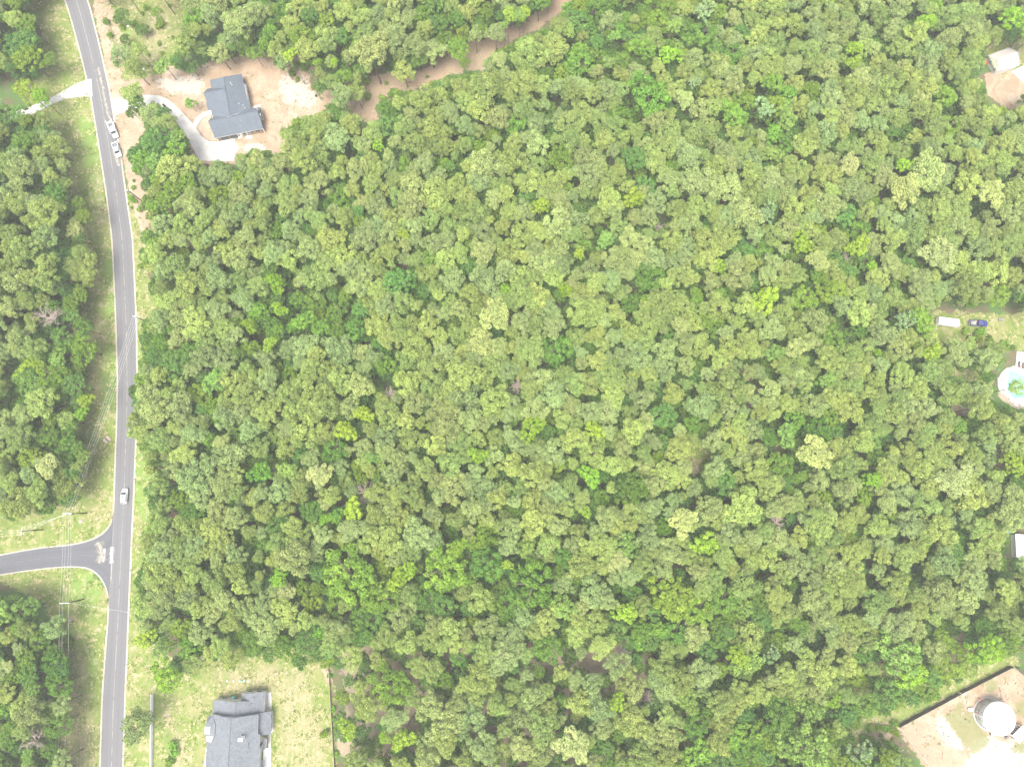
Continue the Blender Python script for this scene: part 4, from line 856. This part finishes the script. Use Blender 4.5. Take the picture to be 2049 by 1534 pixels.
# crown-space clearings (photo pixels where no tree crown centre may fall)
clearP=[
 [(60,-330),(95,-20),(60,18),(98,50),(104,110),(95,165),(92,203),(97,222),(112,240),(118,290),(146,359),(168,398),(171,427),(181,479),(172,518),(171,640),(172,659),(178,717),(172,749),(184,796),(180,829),(176,854),(176,900),(180,930),(168,964),(165,991),(136,1018),(105,1035),(46,1044),(0,1051),(-420,1080),(-420,1225),(-10,1174),(25,1184),(50,1202),(98,1212),(115,1240),(122,1290),(143,1330),(141,1375),(133,1423),(128,1463),(130,1525),(120,1900),(300,1900),(295,1380),(282,1300),(276,1250),(262,1225),(266,1145),(282,1110),(278,1076),(294,1032),(284,974),(276,905),(262,872),(244,850),(255,830),(264,804),(258,777),(274,737),(272,684),(275,640),(312,606),(290,571),(293,541),(276,518),(270,496),(277,476),(285,440),(276,405),(272,360),(242,318),(240,300),(274,280),(248,238),(250,200),(238,165),(215,110),(180,20),(40,-330)],
 [(238,165),(300,158),(345,145),(375,155),(400,155),(430,128),(470,124),(535,118),(560,140),(600,122),(618,128),(620,180),(648,203),(650,218),(604,226),(578,240),(560,262),(550,280),(560,304),(530,296),(500,292),(472,302),(440,312),(410,320),(396,300),(384,290),(380,262),(350,228),(318,200),(290,180)],
 [(705,218),(730,185),(740,155),(850,152),(872,125),(905,98),(960,85),(1000,68),(1050,50),(1100,15),(1140,-60),(1165,-60),(1115,28),(1060,62),(1010,88),(968,112),(962,134),(930,134),(890,152),(850,165),(800,178),(762,190),(748,212),(762,238),(738,238)],
 [(262,1240),(300,1365),(326,1386),(352,1384),(372,1360),(395,1352),(430,1352),(500,1342),(550,1326),(575,1342),(642,1342),(650,1322),(658,1360),(664,1430),(672,1600),(672,1900),(250,1900)],
 [(1738,1440),(1790,1438),(1915,1373),(1950,1358),(2018,1322),(2200,1330),(2200,1900),(1900,1900),(1850,1545),(1800,1482),(1740,1482)],
 [(1970,105),(2020,88),(2200,80),(2200,190),(2049,170),(2020,165),(2040,200),(2010,215),(1972,185),(1965,150)],
 [(1862,622),(1915,618),(1925,630),(1985,628),(2200,645),(2200,690),(1980,676),(1925,664),(1915,662),(1864,660)],
 [(2000,735),(2026,698),(2200,690),(2200,830),(2030,815),(1990,800),(1988,760)],
 [(2018,1062),(2200,1060),(2200,1110),(2030,1112),(2014,1100)],
 [(1384,905),(1402,905),(1404,925),(1388,928)],
]
sparse={0.05:[[(190,-80),(370,-80),(380,60),(345,145),(240,160),(205,60)]],
 0.35:[[(300,1250),(650,1262),(660,1340),(300,1370)]],
 0.42:[[(670,1285),(1560,1300),(1330,1360),(1300,1600),(670,1600)],[(1880,560),(2200,560),(2200,900),(1860,880)],[(1960,180),(2200,180),(2200,480),(1940,440)],[(780,110),(900,90),(870,150),(780,150)],[(1690,1370),(1800,1310),(2040,1290),(2040,1330),(1900,1385),(1790,1450),(1750,1600),(1690,1600)],[(1980,1100),(2200,1100),(2200,1200),(1960,1200)]],
 0.6:[[(1720,840),(2200,840),(2200,1300),(1720,1300)],[(1000,20),(1110,0),(1110,60),(1010,80)]]}
broadP=[[(240,160),(300,200),(380,290),(360,420),(300,460),(290,640),(380,640),(420,700),(330,760),(265,640),(270,300)],
 [(-420,-330),(100,-330),(100,230),(-420,240)],[(60,380),(170,380),(175,480),(150,500)],[(90,500),(180,500),(190,930),(60,930),(100,700)],[(-420,1180),(150,1200),(150,1600),(-420,1600)],
 [(450,580),(760,580),(760,700),(480,720)],[(620,1110),(960,1110),(1120,1120),(1160,1220),(700,1250),(600,1200)],[(1220,1160),(1560,1200),(1580,1350),(1250,1300)],
 [(1380,1400),(1760,1400),(1850,1600),(1350,1600)],[(1110,-330),(1500,-330),(1480,100),(1330,140),(1140,180)],[(500,-330),(760,-330),(700,50),(560,110),(480,90)],[(820,0),(1000,0),(960,90),(880,90)],
 [(1700,1290),(2049,1240),(2049,1340),(1780,1460),(1700,1400)],[(1480,170),(1620,170),(1600,330),(1480,300)],[(1430,440),(1560,520),(1520,560)],[(1640,460),(1740,440),(1740,560),(1600,560)],[(1540,840),(1680,850),(1640,1000),(1540,960)],[(400,1250),(640,1250),(640,1330),(500,1330)]]
clearM=(blur(raster(clearP),4)>0.2).astype(np.float32); dens=1-np.zeros_like(clearM)
for d,ps in sparse.items(): mm=raster(ps)>0.5; dens[mm]=d
broadM=blur(raster(broadP),8)
avoid=[(-60,175,245,80),(433,1380,122,160),(1865,630,50,34),(1932,636,48,26),(400,140,130,130),(1940,1385,90,100)]

# trees that stand out in the photo: (px, py, crown radius in px, kind)
special=[(1267,397,21,'lime'),(1530,600,27,'lime'),(1211,480,17,'spring'),(1607,485,19,'lime'),(1720,492,21,'lime'),(1551,705,17,'spring'),(1130,578,16,'lime'),(1081,412,19,'lime'),(553,565,21,'lime'),(560,620,15,'lime'),(608,640,19,'spring'),(500,650,15,'lime'),(537,688,13,'lime'),(728,826,18,'lime'),(692,862,20,'lime'),(957,912,18,'lime'),(1062,856,23,'lime'),(1190,860,18,'lime'),(1181,950,19,'lime'),(1410,1088,23,'lime'),(797,1158,20,'lime'),(558,1155,17,'lime'),(916,1093,17,'lime'),(650,1037,12,'lime'),(706,1018,19,'lime'),(672,1033,15,'spring'),(1575,870,20,'spring'),(334,1353,25,'lime'),(293,1279,18,'lime'),(1848,46,22,'lime'),(2032,40,27,'lime'),(52,182,24,'lime'),(82,196,20,'lime'),(1250,1225,22,'lime'),(1975,1300,27,'lime'),(1745,960,18,'lime'),(1478,1312,20,'lime'),(1378,1402,19,'spring'),(1235,1404,15,'lime'),(695,1456,17,'lime'),(805,1478,20,'lime'),(770,1478,10,'lime'),(1672,1404,11,'lime'),(1468,228,26,'spring'),(1298,190,42,'spring'),(1708,95,16,'lime'),(1710,125,16,'lime'),(1160,506,11,'lime'),(807,467,10,'lime'),(1010,580,11,'lime'),(1285,95,24,'spring'),(1340,110,20,'lime'),(1140,62,13,'spring'),(1230,72,11,'spring'),(52,745,24,'lime'),(75,730,16,'lime'),(172,800,15,'lime'),(163,826,13,'lime'),(1810,330,15,'lime'),(1350,52,18,'spring'),(1545,165,20,'spring'),(1528,215,22,'silver'),(1845,640,24,'spring'),(1812,640,22,'silver'),(1866,705,18,'lime'),(2028,927,22,'lime'),(1655,760,16,'spring'),(380,207,13,'spring'),(1385,850,18,'broad'),(820,1140,14,'lime'),(1015,1130,9,'lime'),(420,880,14,'broad'),(520,945,20,'spring'),(575,940,16,'spring'),(745,915,12,'spring'),
 (1065,1168,48,'broad'),(700,1150,52,'broad'),(760,1195,34,'broad'),(890,1137,42,'broad'),(975,1130,34,'broad'),(1262,975,33,'broad'),(1660,676,31,'broad'),(1609,600,27,'broad'),(1265,316,28,'broad'),(800,565,30,'broad'),(1115,700,34,'broad'),(782,1370,38,'broad'),(1097,1296,29,'broad'),(1345,1190,42,'broad'),(1395,1220,30,'broad'),(1800,1310,40,'spring'),(1825,1350,26,'lime'),(1890,193,24,'broad'),(1560,1430,38,'broad'),(1610,1490,40,'spring'),(1120,318,30,'broad'),(1690,430,26,'broad'),(1600,1250,18,'broad'),(1450,1200,30,'broad'),(1400,70,32,'broad'),(60,760,34,'broad'),(110,760,36,'broad'),(150,770,26,'broad'),
 (741,102,40,'pale'),(1855,345,39,'pale'),(1880,508,32,'pale'),(1147,1490,29,'pale'),(1810,378,32,'pale'),(1638,520,20,'pale'),(640,950,22,'pale'),(1700,330,22,'pale'),(1985,385,25,'pale'),(990,630,30,'pale'),(720,770,26,'pale'),(1630,905,30,'pale'),(1535,425,21,'silver'),(1410,20,24,'silver'),(1722,1503,22,'silver'),(1545,1310,16,'silver'),(1390,165,13,'silver'),
 (274,1452,29,'pine'),(40,90,36,'broad'),(60,120,34,'broad'),(240,108,24,'pine'),(268,135,22,'pine'),(276,100,18,'pine'),(265,185,22,'pine'),(300,230,24,'pine'),(285,60,14,'under'),(250,80,12,'under'),(235,40,10,'under'),
 (2034,775,17,'pine'),(1018,28,14,'lime'),(1040,30,16,'spring'),(1048,25,13,'lime'),(1010,50,10,'spring'),(930,125,12,'broad'),(620,30,18,'broad'),(580,110,13,'lime'),(668,125,10,'lime')]
special=[s for s in special if s[3]]
dead=[(730,986,21,15,'bare bleached dead tree with a dense spray of twigs in the middle of the forest'),(1036,775,15,13,'small pinkish dead tree above the middle of the forest'),(95,636,24,16,'leaning rust coloured dead tree at the left forest edge'),(1552,1046,16,13,'grey dead tree near the right forest bend'),(70,1482,21,13,'pinkish dead tree in the lower left corner woods'),(1245,1300,13,12,'pale dead sapling in the open patch below the forest'),(1215,1386,9,10,'tiny dead tree right of centre near the bottom'),(1010,1412,12,10,'thin dead tree in the brown patch at the bottom'),(1272,1402,11,11,'grey dead tree, left of a pair near the bottom'),(1296,1396,11,11,'grey dead tree, right of a pair near the bottom'),(880,630,9,11,'small pink dead snag in the upper middle forest'),(1578,1200,9,11,'small dead tree right of the forest bend'),(780,790,14,14,'tan half dead pine left of centre'),(1801,296,11,12,'small grey dead tree at upper right'),(1242,628,10,12,'crooked white snag between pines right of centre'),(100,385,12,10,'bare grey tree at the left forest edge below the driveway'),(690,1340,9,9,'bare brush tree by the low pale fence'),(1690,520,13,11,'fallen grey limbs of a dead tree at upper right'),(1320,455,9,10,'dark bare branches between pines right of centre'),(375,1330,8,6,'small bare tree beside the lime tree above the yard')]

trees=[]   # x,y,r,h,kind
grid={}
def gkey(x,y): return (int(x//6),int(y//6))
def near(x,y,r,layer,f):
    kx,ky=gkey(x,y)
    for i in range(kx-2,kx+3):
        for j in range(ky-2,ky+3):
            for (a,b_,q,l) in grid.get((i,j),()):
                if l==layer and (a-x)**2+(b_-y)**2<(f*(r+q))**2: return True
    return False
def put(x,y,r,h,kind,layer,sp=False,px=0,py=0):
    trees.append((x,y,r,h,kind,sp,px,py)); grid.setdefault(gkey(x,y),[]).append((x,y,r*(1.3 if sp else 1.0),layer))
for px,py,rp,kind in special:
    F,R0,h0,Hc=FORMS[kind]; zc=h0-Hc*0.4
    if kind=='under': zc=4
    x,y,_=P(px,py,zc if kind!='pine' or py<1400 else 9)
    r=rp*0.155; h=4.5 if kind=='under' else {'broad':14.5,'pine':15.5,'pale':18.0}.get(kind,16.5)+0.5*r
    if px<330 or (px,py)==(380,207): h=min(h,12.0)
    if (px,py)==(380,207): h=6.0
    for _ in range(2): x,y,_z=P(px,py,h-Hc*0.4*r/R0)
    put(x,y,r,h,kind,0,True,px,py)
for px,py,rp,h,lb in dead:
    x,y,_=P(px,py,h*0.85); grid.setdefault(gkey(x,y),[]).append((x,y,rp*0.16*0.9,0))
def blocked(px,py,rpx):
    if samp(clearM,px,py)>0.5: return True
    for dx,dy in ((1,0),(-1,0),(0,1),(0,-1),(.7,.7),(-.7,.7),(.7,-.7),(-.7,-.7)):
        if samp(clearM,px+dx*rpx*0.85,py+dy*rpx*0.85)>0.5: return True
    return False
def trunk_blocked(x,y):
    px,py=Q(x,y,0.0); 
    for a,b_,w,hh in avoid:
        if a<=px<=a+w and b_<=py<=b_+hh: return True
    # road surface
    for i in range(len(RL)-1):
        if RL[i][1]<=py<RL[i+1][1]:
            t=(py-RL[i][1])/(RL[i+1][1]-RL[i][1]); l=RL[i][0]*(1-t)+RL[i+1][0]*t; r=RR[i][0]*(1-t)+RR[i+1][0]*t
            return l-3<px<r+3
    return False
X0,X1,Y0,Y1=-225,225,-140,235
for it in range(60000):
    x=rng.uniform(X0,X1); y=rng.uniform(Y0,Y1); r=float(np.clip(rng.normal(3.45,0.75),2.0,5.3))
    if it>30000: r*=0.72
    h=float(np.clip(13.6+0.9*r+rng.normal()*1.3,11,21)); px,py=Q(x,y,h-2.0)
    if not(-400<px<2450 and -320<py<1880): continue
    if rng.random()>samp(dens,px,py): continue
    if near(x,y,r,0,0.655): continue
    if blocked(px,py,r*6.2) or trunk_blocked(x,y): continue
    bp=samp(broadM,px,py); u=rng.random(); kind='pine'
    if u<0.10+0.62*bp:
        kind='broad'; h*=0.82; v=rng.random()
        if v<0.07+0.10*bp: kind='spring'
        elif v<0.13: kind='lime'; r*=0.8
    elif u>0.992: kind='pale'
    if kind=='pine' and bp>0.6: h*=0.9
    if kind=='pine' and bp>0.6: h*=0.95
    gx,gy=Q(x,y,0.0)
    if samp(clearM,gx,gy)>0.5:     # trees whose trunk would stand well out on the grass are rarer and lower
        if rng.random()<0.6: continue
        h=min(h,11.5)
    put(x,y,r,h,kind,0)
for it in range(30000):     # lower broadleaf trees along the wood's edge
    x=rng.uniform(X0,X1); y=rng.uniform(Y0,Y1); r=rng.uniform(2.0,3.4); h=rng.uniform(6.5,10.5); px,py=Q(x,y,h-1.5)
    if not(-400<px<2450 and -320<py<1880) or rng.random()>samp(dens,px,py) or near(x,y,r,0,0.72) or blocked(px,py,r*5.2) or trunk_blocked(x,y): continue
    u=rng.random(); put(x,y,r,h,'broad' if u<0.85 else ('spring' if u<0.95 else 'pine'),0)
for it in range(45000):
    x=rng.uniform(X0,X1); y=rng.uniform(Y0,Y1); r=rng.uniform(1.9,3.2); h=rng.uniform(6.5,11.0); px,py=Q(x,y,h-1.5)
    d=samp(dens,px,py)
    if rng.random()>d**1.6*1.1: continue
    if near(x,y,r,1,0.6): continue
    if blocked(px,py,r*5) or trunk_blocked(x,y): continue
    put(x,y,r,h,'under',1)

NAMES=dict(pine='pine_tree',broad='broadleaf_tree',under='understorey_tree',lime='lime_green_tree',spring='spring_green_tree',pale='pale_flowering_tree',silver='silvery_bare_topped_tree')
NOUN=dict(pine='pine',broad='broadleaf tree',under='scrub tree',lime='young tree',spring='leafy tree',pale='flowering tree',silver='thin tree')
LAND=[('dark roofed house',470,215),('white pickups',233,282),('road junction',215,1110),('white SUV',252,992),('grey roofed house',480,1450),('white water tank',1998,1435),('camper trailer',1890,646),('navy pickup',1955,647),('swimming pool',2035,770),('flat white roof',2040,1093),('beige roofed house',2012,115),('corner utility pole',150,1024),('left edge driveway',120,195),('red dirt track',880,140),('verge pallets',212,880),('tank compound fence',1850,1415),('grassy gap in the forest',1395,910),('brown clearing',1480,770),('lower pale fence',660,1400),('top left corner',10,10),('top right corner',2040,10),('bottom left corner',10,1525),('middle of the top edge',1024,5),('middle of the bottom edge',1060,1525),('left edge',5,700)]
DSHORT=['big bleached dead tree','small pinkish dead tree','rust coloured leaning dead tree','grey dead tree by the bend','corner dead tree','pale dead sapling','tiny dead tree','thin dead tree','left of the paired dead trees','right of the paired dead trees','pink dead snag','small dead tree by the bend','tan half dead pine','small grey dead tree','crooked white snag','bare grey tree','bare brush tree','fallen dead limbs','dark bare branches','little bare yard tree']
for (px,py,_,_,_),nm in zip(dead,DSHORT): LAND.append((nm,px,py))
for (px,py,nm) in ((741,102,'big pale crown above the dirt track'),(1855,345,'big pale yellow crown'),(1147,1490,'pale yellow crown at the bottom'),(1298,190,'big fresh green crown'),(1267,397,'split lime crown'),(1530,600,'tall lime crown'),(1065,1168,'round deep green crown'),(740,1165,'wide broadleaf crowns'),(1810,1325,'fresh green crowns by the tank'),(1660,676,'round green dome'),(630,640,'lime thicket'),(1181,950,'lone lime crown in the middle')): LAND.append((nm,px,py))
used_labels=set()
DIRS=['right of','above right of','above','above left of','left of','below left of','below','below right of']
def where(desc,px,py):
    near_=sorted(LAND,key=lambda l:(l[1]-px)**2+(l[2]-py)**2)[:14]; first=None
    for nm,lx,ly in near_:
        d=math.hypot(px-lx,py-ly); 
        if d<12: continue
        k=int(round(math.atan2(ly-py,px-lx)/(math.pi/4)))%8
        dist='close ' if d<45 else ('just ' if d<95 else ('a little way ' if d<160 else ('some way ' if d<260 else 'far ')))
        lb='%s %s%s the %s'%(desc,dist,DIRS[k],nm); first=first or lb
        if len(lb.split())>16: continue
        if lb not in used_labels: used_labels.add(lb); return lb
    return first
LIMIT=dict(pine=300,broad=290,under=120,lime=300,spring=300,pale=300,silver=300)
bykind={}
for t in trees:
    x,y,r,h,k,sp,_,_=t; Hc=FORMS[k][3]; px,py=Q(x,y,h-Hc*0.35)
    vis=-15<px<2064 and -15<py<1549; dist=math.sqrt(x*x+y*y+(CAM_H-h)**2)
    bykind.setdefault(k,[]).append(((r/dist*(1 if vis else 0.0001))+(10 if sp else 0),t,px,py,vis))
stuff={}
for k,lst in bykind.items():
    lst.sort(key=lambda a:-a[0]); F,R0,h0,Hc=FORMS[k]
    for i,(sc,t,px,py,vis) in enumerate(lst):
        x,y,r,h,_,sp,spx,spy=t; s=r/R0; vz=h/h0; form=R.randrange(len(F)); tone=R.randrange(len(TONES[k])); rot=R.uniform(0,6.28)
        if i<LIMIT[k] and vis and k!='under' or (k=='under' and sp):
            e=empty(NAMES[k],(x,y,0),rot); e.scale=(1,1,1)
            if sp: px,py=spx,spy
            size='large' if r>4.5 else ('small' if r<3.0 else ('medium' if r<3.8 else 'wide'))
            tag(e,where('%s %s %s'%(size,TONES[k][tone][0],NOUN[k]),px,py),'tree',{'pine':'pines of the forest','broad':'broadleaf trees among the pines','lime':'lime green trees scattered in the forest','spring':'fresh green trees scattered in the forest','pale':'pale yellowish trees','silver':'silvery trees','under':'low trees in the scrub'}[k])
            # crown keeps its own proportions: lift it to the wanted height
            dz=h-h0*1.0
            c=bpy.data.objects.new('crown',F[form][0]); C.objects.link(c); c.parent=e; c.scale=(s,s,s); c.location=(0,0,h-h0*s); c.material_slots[0].link='OBJECT'; c.material_slots[0].material=TM[k][tone]
            tr=bpy.data.objects.new('trunk',F[form][1]); C.objects.link(tr); tr.parent=e; tr.scale=(s,s,vz)
        else: stuff.setdefault(k,[]).append((x,y,h-h0*s,rot,s,form*len(TONES[k])+tone))
def gn_stuff(name,pts,forms,label,k):
    col=bpy.data.collections.new(name+'_forms')
    for i,f in enumerate(forms):
        for j,tm in enumerate(TM[k]):
            o=bpy.data.objects.new('%s_form_%02d'%(name,i*len(TM[k])+j),f[2]); col.objects.link(o); o.material_slots[0].link='OBJECT'; o.material_slots[0].material=tm
    me=bpy.data.meshes.new(name); me.from_pydata([(p[0],p[1],p[2]) for p in pts],[],[])
    a=me.attributes.new('rot','FLOAT_VECTOR','POINT'); a.data.foreach_set('vector',[c for p in pts for c in (0,0,p[3])])
    a=me.attributes.new('scl','FLOAT','POINT'); a.data.foreach_set('value',[p[4] for p in pts])
    a=me.attributes.new('idx','INT','POINT'); a.data.foreach_set('value',[p[5] for p in pts])
    o=bpy.data.objects.new(name,me); C.objects.link(o); tag(o,label,kind='stuff')
    ng=bpy.data.node_groups.new(name+'_nodes','GeometryNodeTree'); ng.interface.new_socket('Geometry',in_out='INPUT',socket_type='NodeSocketGeometry'); ng.interface.new_socket('Geometry',in_out='OUTPUT',socket_type='NodeSocketGeometry')
    gi=ng.nodes.new('NodeGroupInput'); go=ng.nodes.new('NodeGroupOutput'); ip=ng.nodes.new('GeometryNodeInstanceOnPoints'); ci=ng.nodes.new('GeometryNodeCollectionInfo')
    ci.inputs['Collection'].default_value=col; ci.inputs['Separate Children'].default_value=True; ci.inputs['Reset Children'].default_value=True
    def na(nm,dt): n=ng.nodes.new('GeometryNodeInputNamedAttribute'); n.data_type=dt; n.inputs['Name'].default_value=nm; return n.outputs['Attribute']
    ng.links.new(gi.outputs[0],ip.inputs['Points']); ng.links.new(ci.outputs[0],ip.inputs['Instance']); ip.inputs['Pick Instance'].default_value=True
    ng.links.new(na('idx','INT'),ip.inputs['Instance Index']); ng.links.new(na('rot','FLOAT_VECTOR'),ip.inputs['Rotation']); ng.links.new(na('scl','FLOAT'),ip.inputs['Scale'])
    ng.links.new(ip.outputs[0],go.inputs[0]); md=o.modifiers.new('scatter','NODES'); md.node_group=ng
LB=dict(pine='closed forest of smaller olive green pines',broad='broadleaf trees merging into the pine forest',under='dark green understorey filling the gaps between pines',lime='young lime green trees beyond the frame',spring='fresh green trees beyond the frame',pale='pale trees beyond the frame',silver='silvery trees beyond the frame')
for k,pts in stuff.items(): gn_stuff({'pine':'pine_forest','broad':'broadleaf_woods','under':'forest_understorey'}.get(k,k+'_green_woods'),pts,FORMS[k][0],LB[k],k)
print('TREES',{k:len(v) for k,v in bykind.items()},'stuff',{k:len(v) for k,v in stuff.items()})

# dead trees
def dead_tree(px,py,rp,h,lb,seed):
    rg=np.random.default_rng(seed); x,y,_=P(px,py,h*0.85); r=rp*0.155
    e=empty('dead_tree',(x,y,0),0,lb,'dead tree','dead and bare trees'); b=MB(); b.cyl((0,0,-0.2),(0,0,h*0.6),0.17,0.11,7); b.cyl((0,0,h*0.6),(0.1,0.05,h*0.95),0.11,0.05,6); b.build('trunk',M['deadwood'],e)
    b=MB()
    for k in range(int(16+rp*0.9)):
        a=rg.uniform(0,6.28); z=h*rg.uniform(0.6,0.93); L=r*rg.uniform(0.65,1.1); p0=np.array((0,0,z)); p1=p0+np.array((math.cos(a),math.sin(a),0.55))*L*0.55; p2=p1+np.array((math.cos(a+rg.normal()*.35),math.sin(a+rg.normal()*.35),0.25))*L*0.55
        b.cyl(p0,p1,0.075,0.05,5,0,False); b.cyl(p1,p2,0.05,0.02,4,0,False)
        for j in range(7):
            t=rg.uniform(0.2,1); q=p1*(1-t)+p2*t if j>2 else p0*(1-t)+p1*t; aa=a+rg.choice([-1,1])*rg.uniform(0.4,1.1); l=L*rg.uniform(0.2,0.42)
            b.cyl(q,q+np.array((math.cos(aa)*l,math.sin(aa)*l,rg.uniform(-.05,.35)*l)),0.035,0.015,4,0,False)
    b.build('branches',M['deadwood'],e)
for i,d in enumerate(dead): dead_tree(*d,900+i)

# shrubs on verges and in the scrub
def shrub_mesh(seed,mat):
    rg=np.random.default_rng(seed); cs=[];rs=[];ts=[]
    for k in range(7): a=rg.uniform(0,6.28); d=rg.uniform(0,0.8); cs.append(np.array([d*math.cos(a),d*math.sin(a),0.4+rg.uniform(0,0.4)])); rs.append(rg.uniform(0.35,0.6)); ts.append(rg.uniform(.2,.9))
    V,T_=leaves(rg,cs,rs,ts,170,0.12,0.9,-0.6); return leafmesh('shrub',V,T_,mat)
M['shrub_a']=TM['broad'][2]; M['shrub_b']=TM['broad'][0]
SM=[shrub_mesh(800+i,M[m]) for i,m in enumerate(('shrub_a','spring','shrub_b','shrub_a'))]
spots=[]
zones=[((215,10,370,150),22),((1700,1400,1790,1530),40),((1860,660,1990,800),16),((640,1260,680,1534),8),((315,1465,350,1534),4),((1930,660,2049,700),12),((700,150,900,250),12),((256,300,290,560),8),((150,300,180,900),16),((110,1260,150,1480),8),((940,100,1100,60),0),((1800,1340,1900,1400),14),((560,110,640,160),10)]
for (a,b_,c,d),n in zones:
    for k in range(n): spots.append((R.uniform(a,c),R.uniform(b_,d)))
for px,py in spots:
    x,y,_=P(px,py)
    if trunk_blocked(x,y) or (286<px<420 and 180<py<300): continue
    o=bpy.data.objects.new('shrub',R.choice(SM)); C.objects.link(o); s=R.uniform(0.6,1.9); o.location=(x,y,0); o.scale=(s,s,s*R.uniform(.7,1.1)); o.rotation_euler=(0,0,R.uniform(0,6))
    tag(o,where('%s green shrub'%('tiny' if s<0.9 else ('small' if s<1.3 else 'large')),px,py),'shrub','shrubs in the clearings')
# grass tufts and weeds: far too many to count, one object
def tufts(name,label,mask,lim,n,size,mat,seed,hgt=0.22):
    rg=np.random.default_rng(seed); x=rg.uniform(-190,190,n*14); y=rg.uniform(-95,190,n*14); px,py=Q(x,y,0.0)
    onroad=raster([[(a-3,b) for a,b in RL]+[(a+3,b) for a,b in RR[::-1]],SU+SLw[::-1]])
    clump=np.sin(x*0.7+2*np.sin(y*0.31))+np.sin(y*0.9+2*np.sin(x*0.23))+rg.normal(size=len(x))*0.9
    ok=(samp(mask,px,py)>lim)&(samp(onroad,px,py)<0.5)&(clump>0.5)&(px>-60)&(px<2110)&(py>-60)&(py<1600)
    x=x[ok][:n]; y=y[ok][:n]; k=len(x); s=size*(0.5+rg.random(k)); V=[]
    a=rg.uniform(0,6.28,k)
    for j in range(3):
        t=a+j*2.09; o=0.25*s; cx=x+o*np.cos(t); cy=y+o*np.sin(t); tx,ty=-np.sin(t)*s*0.5,np.cos(t)*s*0.5
        V.append(np.stack([np.stack([cx-tx,cy-ty,0*x+0.0],1),np.stack([cx+tx,cy+ty,0*x+0.0],1),np.stack([cx+np.cos(t)*s*0.75,cy+np.sin(t)*s*0.75,hgt*s/size*(0.6+0.6*rg.random(k))],1)],1))
    V=np.concatenate(V).reshape(-1,3); me=bpy.data.meshes.new(name); me.from_pydata(V.tolist(),[],np.arange(len(V)).reshape(-1,3).tolist())
    tn=me.attributes.new('tone','FLOAT','POINT'); tn.data.foreach_set('value',np.repeat(rg.random(len(V)//3),3)); me.materials.append(mat); o=bpy.data.objects.new(name,me); C.objects.link(o); tag(o,label,kind='stuff')
tufts('grass_tufts','rough tufts of grass on the verges and lawns',K['grass'],0.6,14000,0.34,leaf_mat('grass_blades',(0.135,0.2,0.045),0.3),41)
tufts('dry_grass_tufts','straw coloured dry grass on the verges and lawns',K['grass'],0.6,12000,0.36,leaf_mat('dry_blades',(0.34,0.29,0.16),0.2),42,0.12)
tufts('yard_weeds','scattered weeds on the bare sandy ground',K['sand'],0.7,1500,0.4,leaf_mat('weed_leaves',(0.1,0.14,0.05),0.2),43,0.15)
b=MB()
for (x0,y0,x1,y1,n) in ((565,140,640,220,46),(300,145,400,165,16),(560,225,600,290,16),(700,165,860,215,30),(1800,1450,1900,1520,34),(1900,1400,1950,1440,14),(2000,1350,2049,1400,20),(375,1340,640,1378,26),(320,1430,380,1520,22)):
    for k in range(n):
        x,y,_=P(R.uniform(x0,x1),R.uniform(y0,y1)); L=R.uniform(0.3,1.6); b.box((x,y,0.06),(L,R.uniform(0.08,0.25),0.1),R.uniform(0,3.1),R.choice((0,1)))
tag(b.build('ground_debris',[M['deadwood'],M['bark']]),'small sticks and wood scraps strewn over the bare ground',kind='stuff')
# fallen trunks
for px,py,L,a,lb in ((1390,925,5.5,1.95,'long pale fallen branch in the grassy gap inside the forest'),(1400,935,3.2,-0.5,'short pale fallen branch meeting a longer one in the gap'),(112,392,5,-0.7,'fallen grey trunk at the left forest edge'),(128,350,5,-0.72,'dark fallen trunk on the left verge edge'),(1923,628,4,0.4,'thin fallen branch above the navy pickup'),(1700,540,7,0.9,'long fallen grey trunk between pines at upper right'),(1550,855,4,0.5,'short log lying near the upper right corner of the lot'),(545,275,5.5,-0.8,'pale felled log between trees right of the dark roofed house'),(1845,1375,4,-0.9,'pale log beside the tank compound fence')):
    b=MB(); b.cyl((-L/2,0,0.18),(L/2,0,0.25),0.17,0.08,8); b.cyl((0,0,0.22),(L*0.2,0.9,0.35),0.07,0.03,6); o=b.build('fallen_log',M['deadwood']); o.location=P(px,py); o.rotation_euler=(0,0,a); tag(o,lb,'log')

# ------------------------------------------------------------------ haze: volume added to lift the dark tones and soften contrast
if HAZE>0:
    b=MB(); b.box((0,45,117),(700,640,236)); o=b.build('haze',bpy.data.materials.new('added_haze')); tag(o,'thin pale haze added over the whole place to lift dark tones',kind='stuff')
    m=o.data.materials[0]; m.use_nodes=True; nt=m.node_tree; nt.nodes.clear(); out=nt.nodes.new('ShaderNodeOutputMaterial'); v=nt.nodes.new('ShaderNodeVolumePrincipled')
    v.inputs['Color'].default_value=(0.95,0.96,0.92,1); v.inputs['Density'].default_value=HAZE; v.inputs['Anisotropy'].default_value=0.0; nt.links.new(v.outputs[0],out.inputs['Volume'])
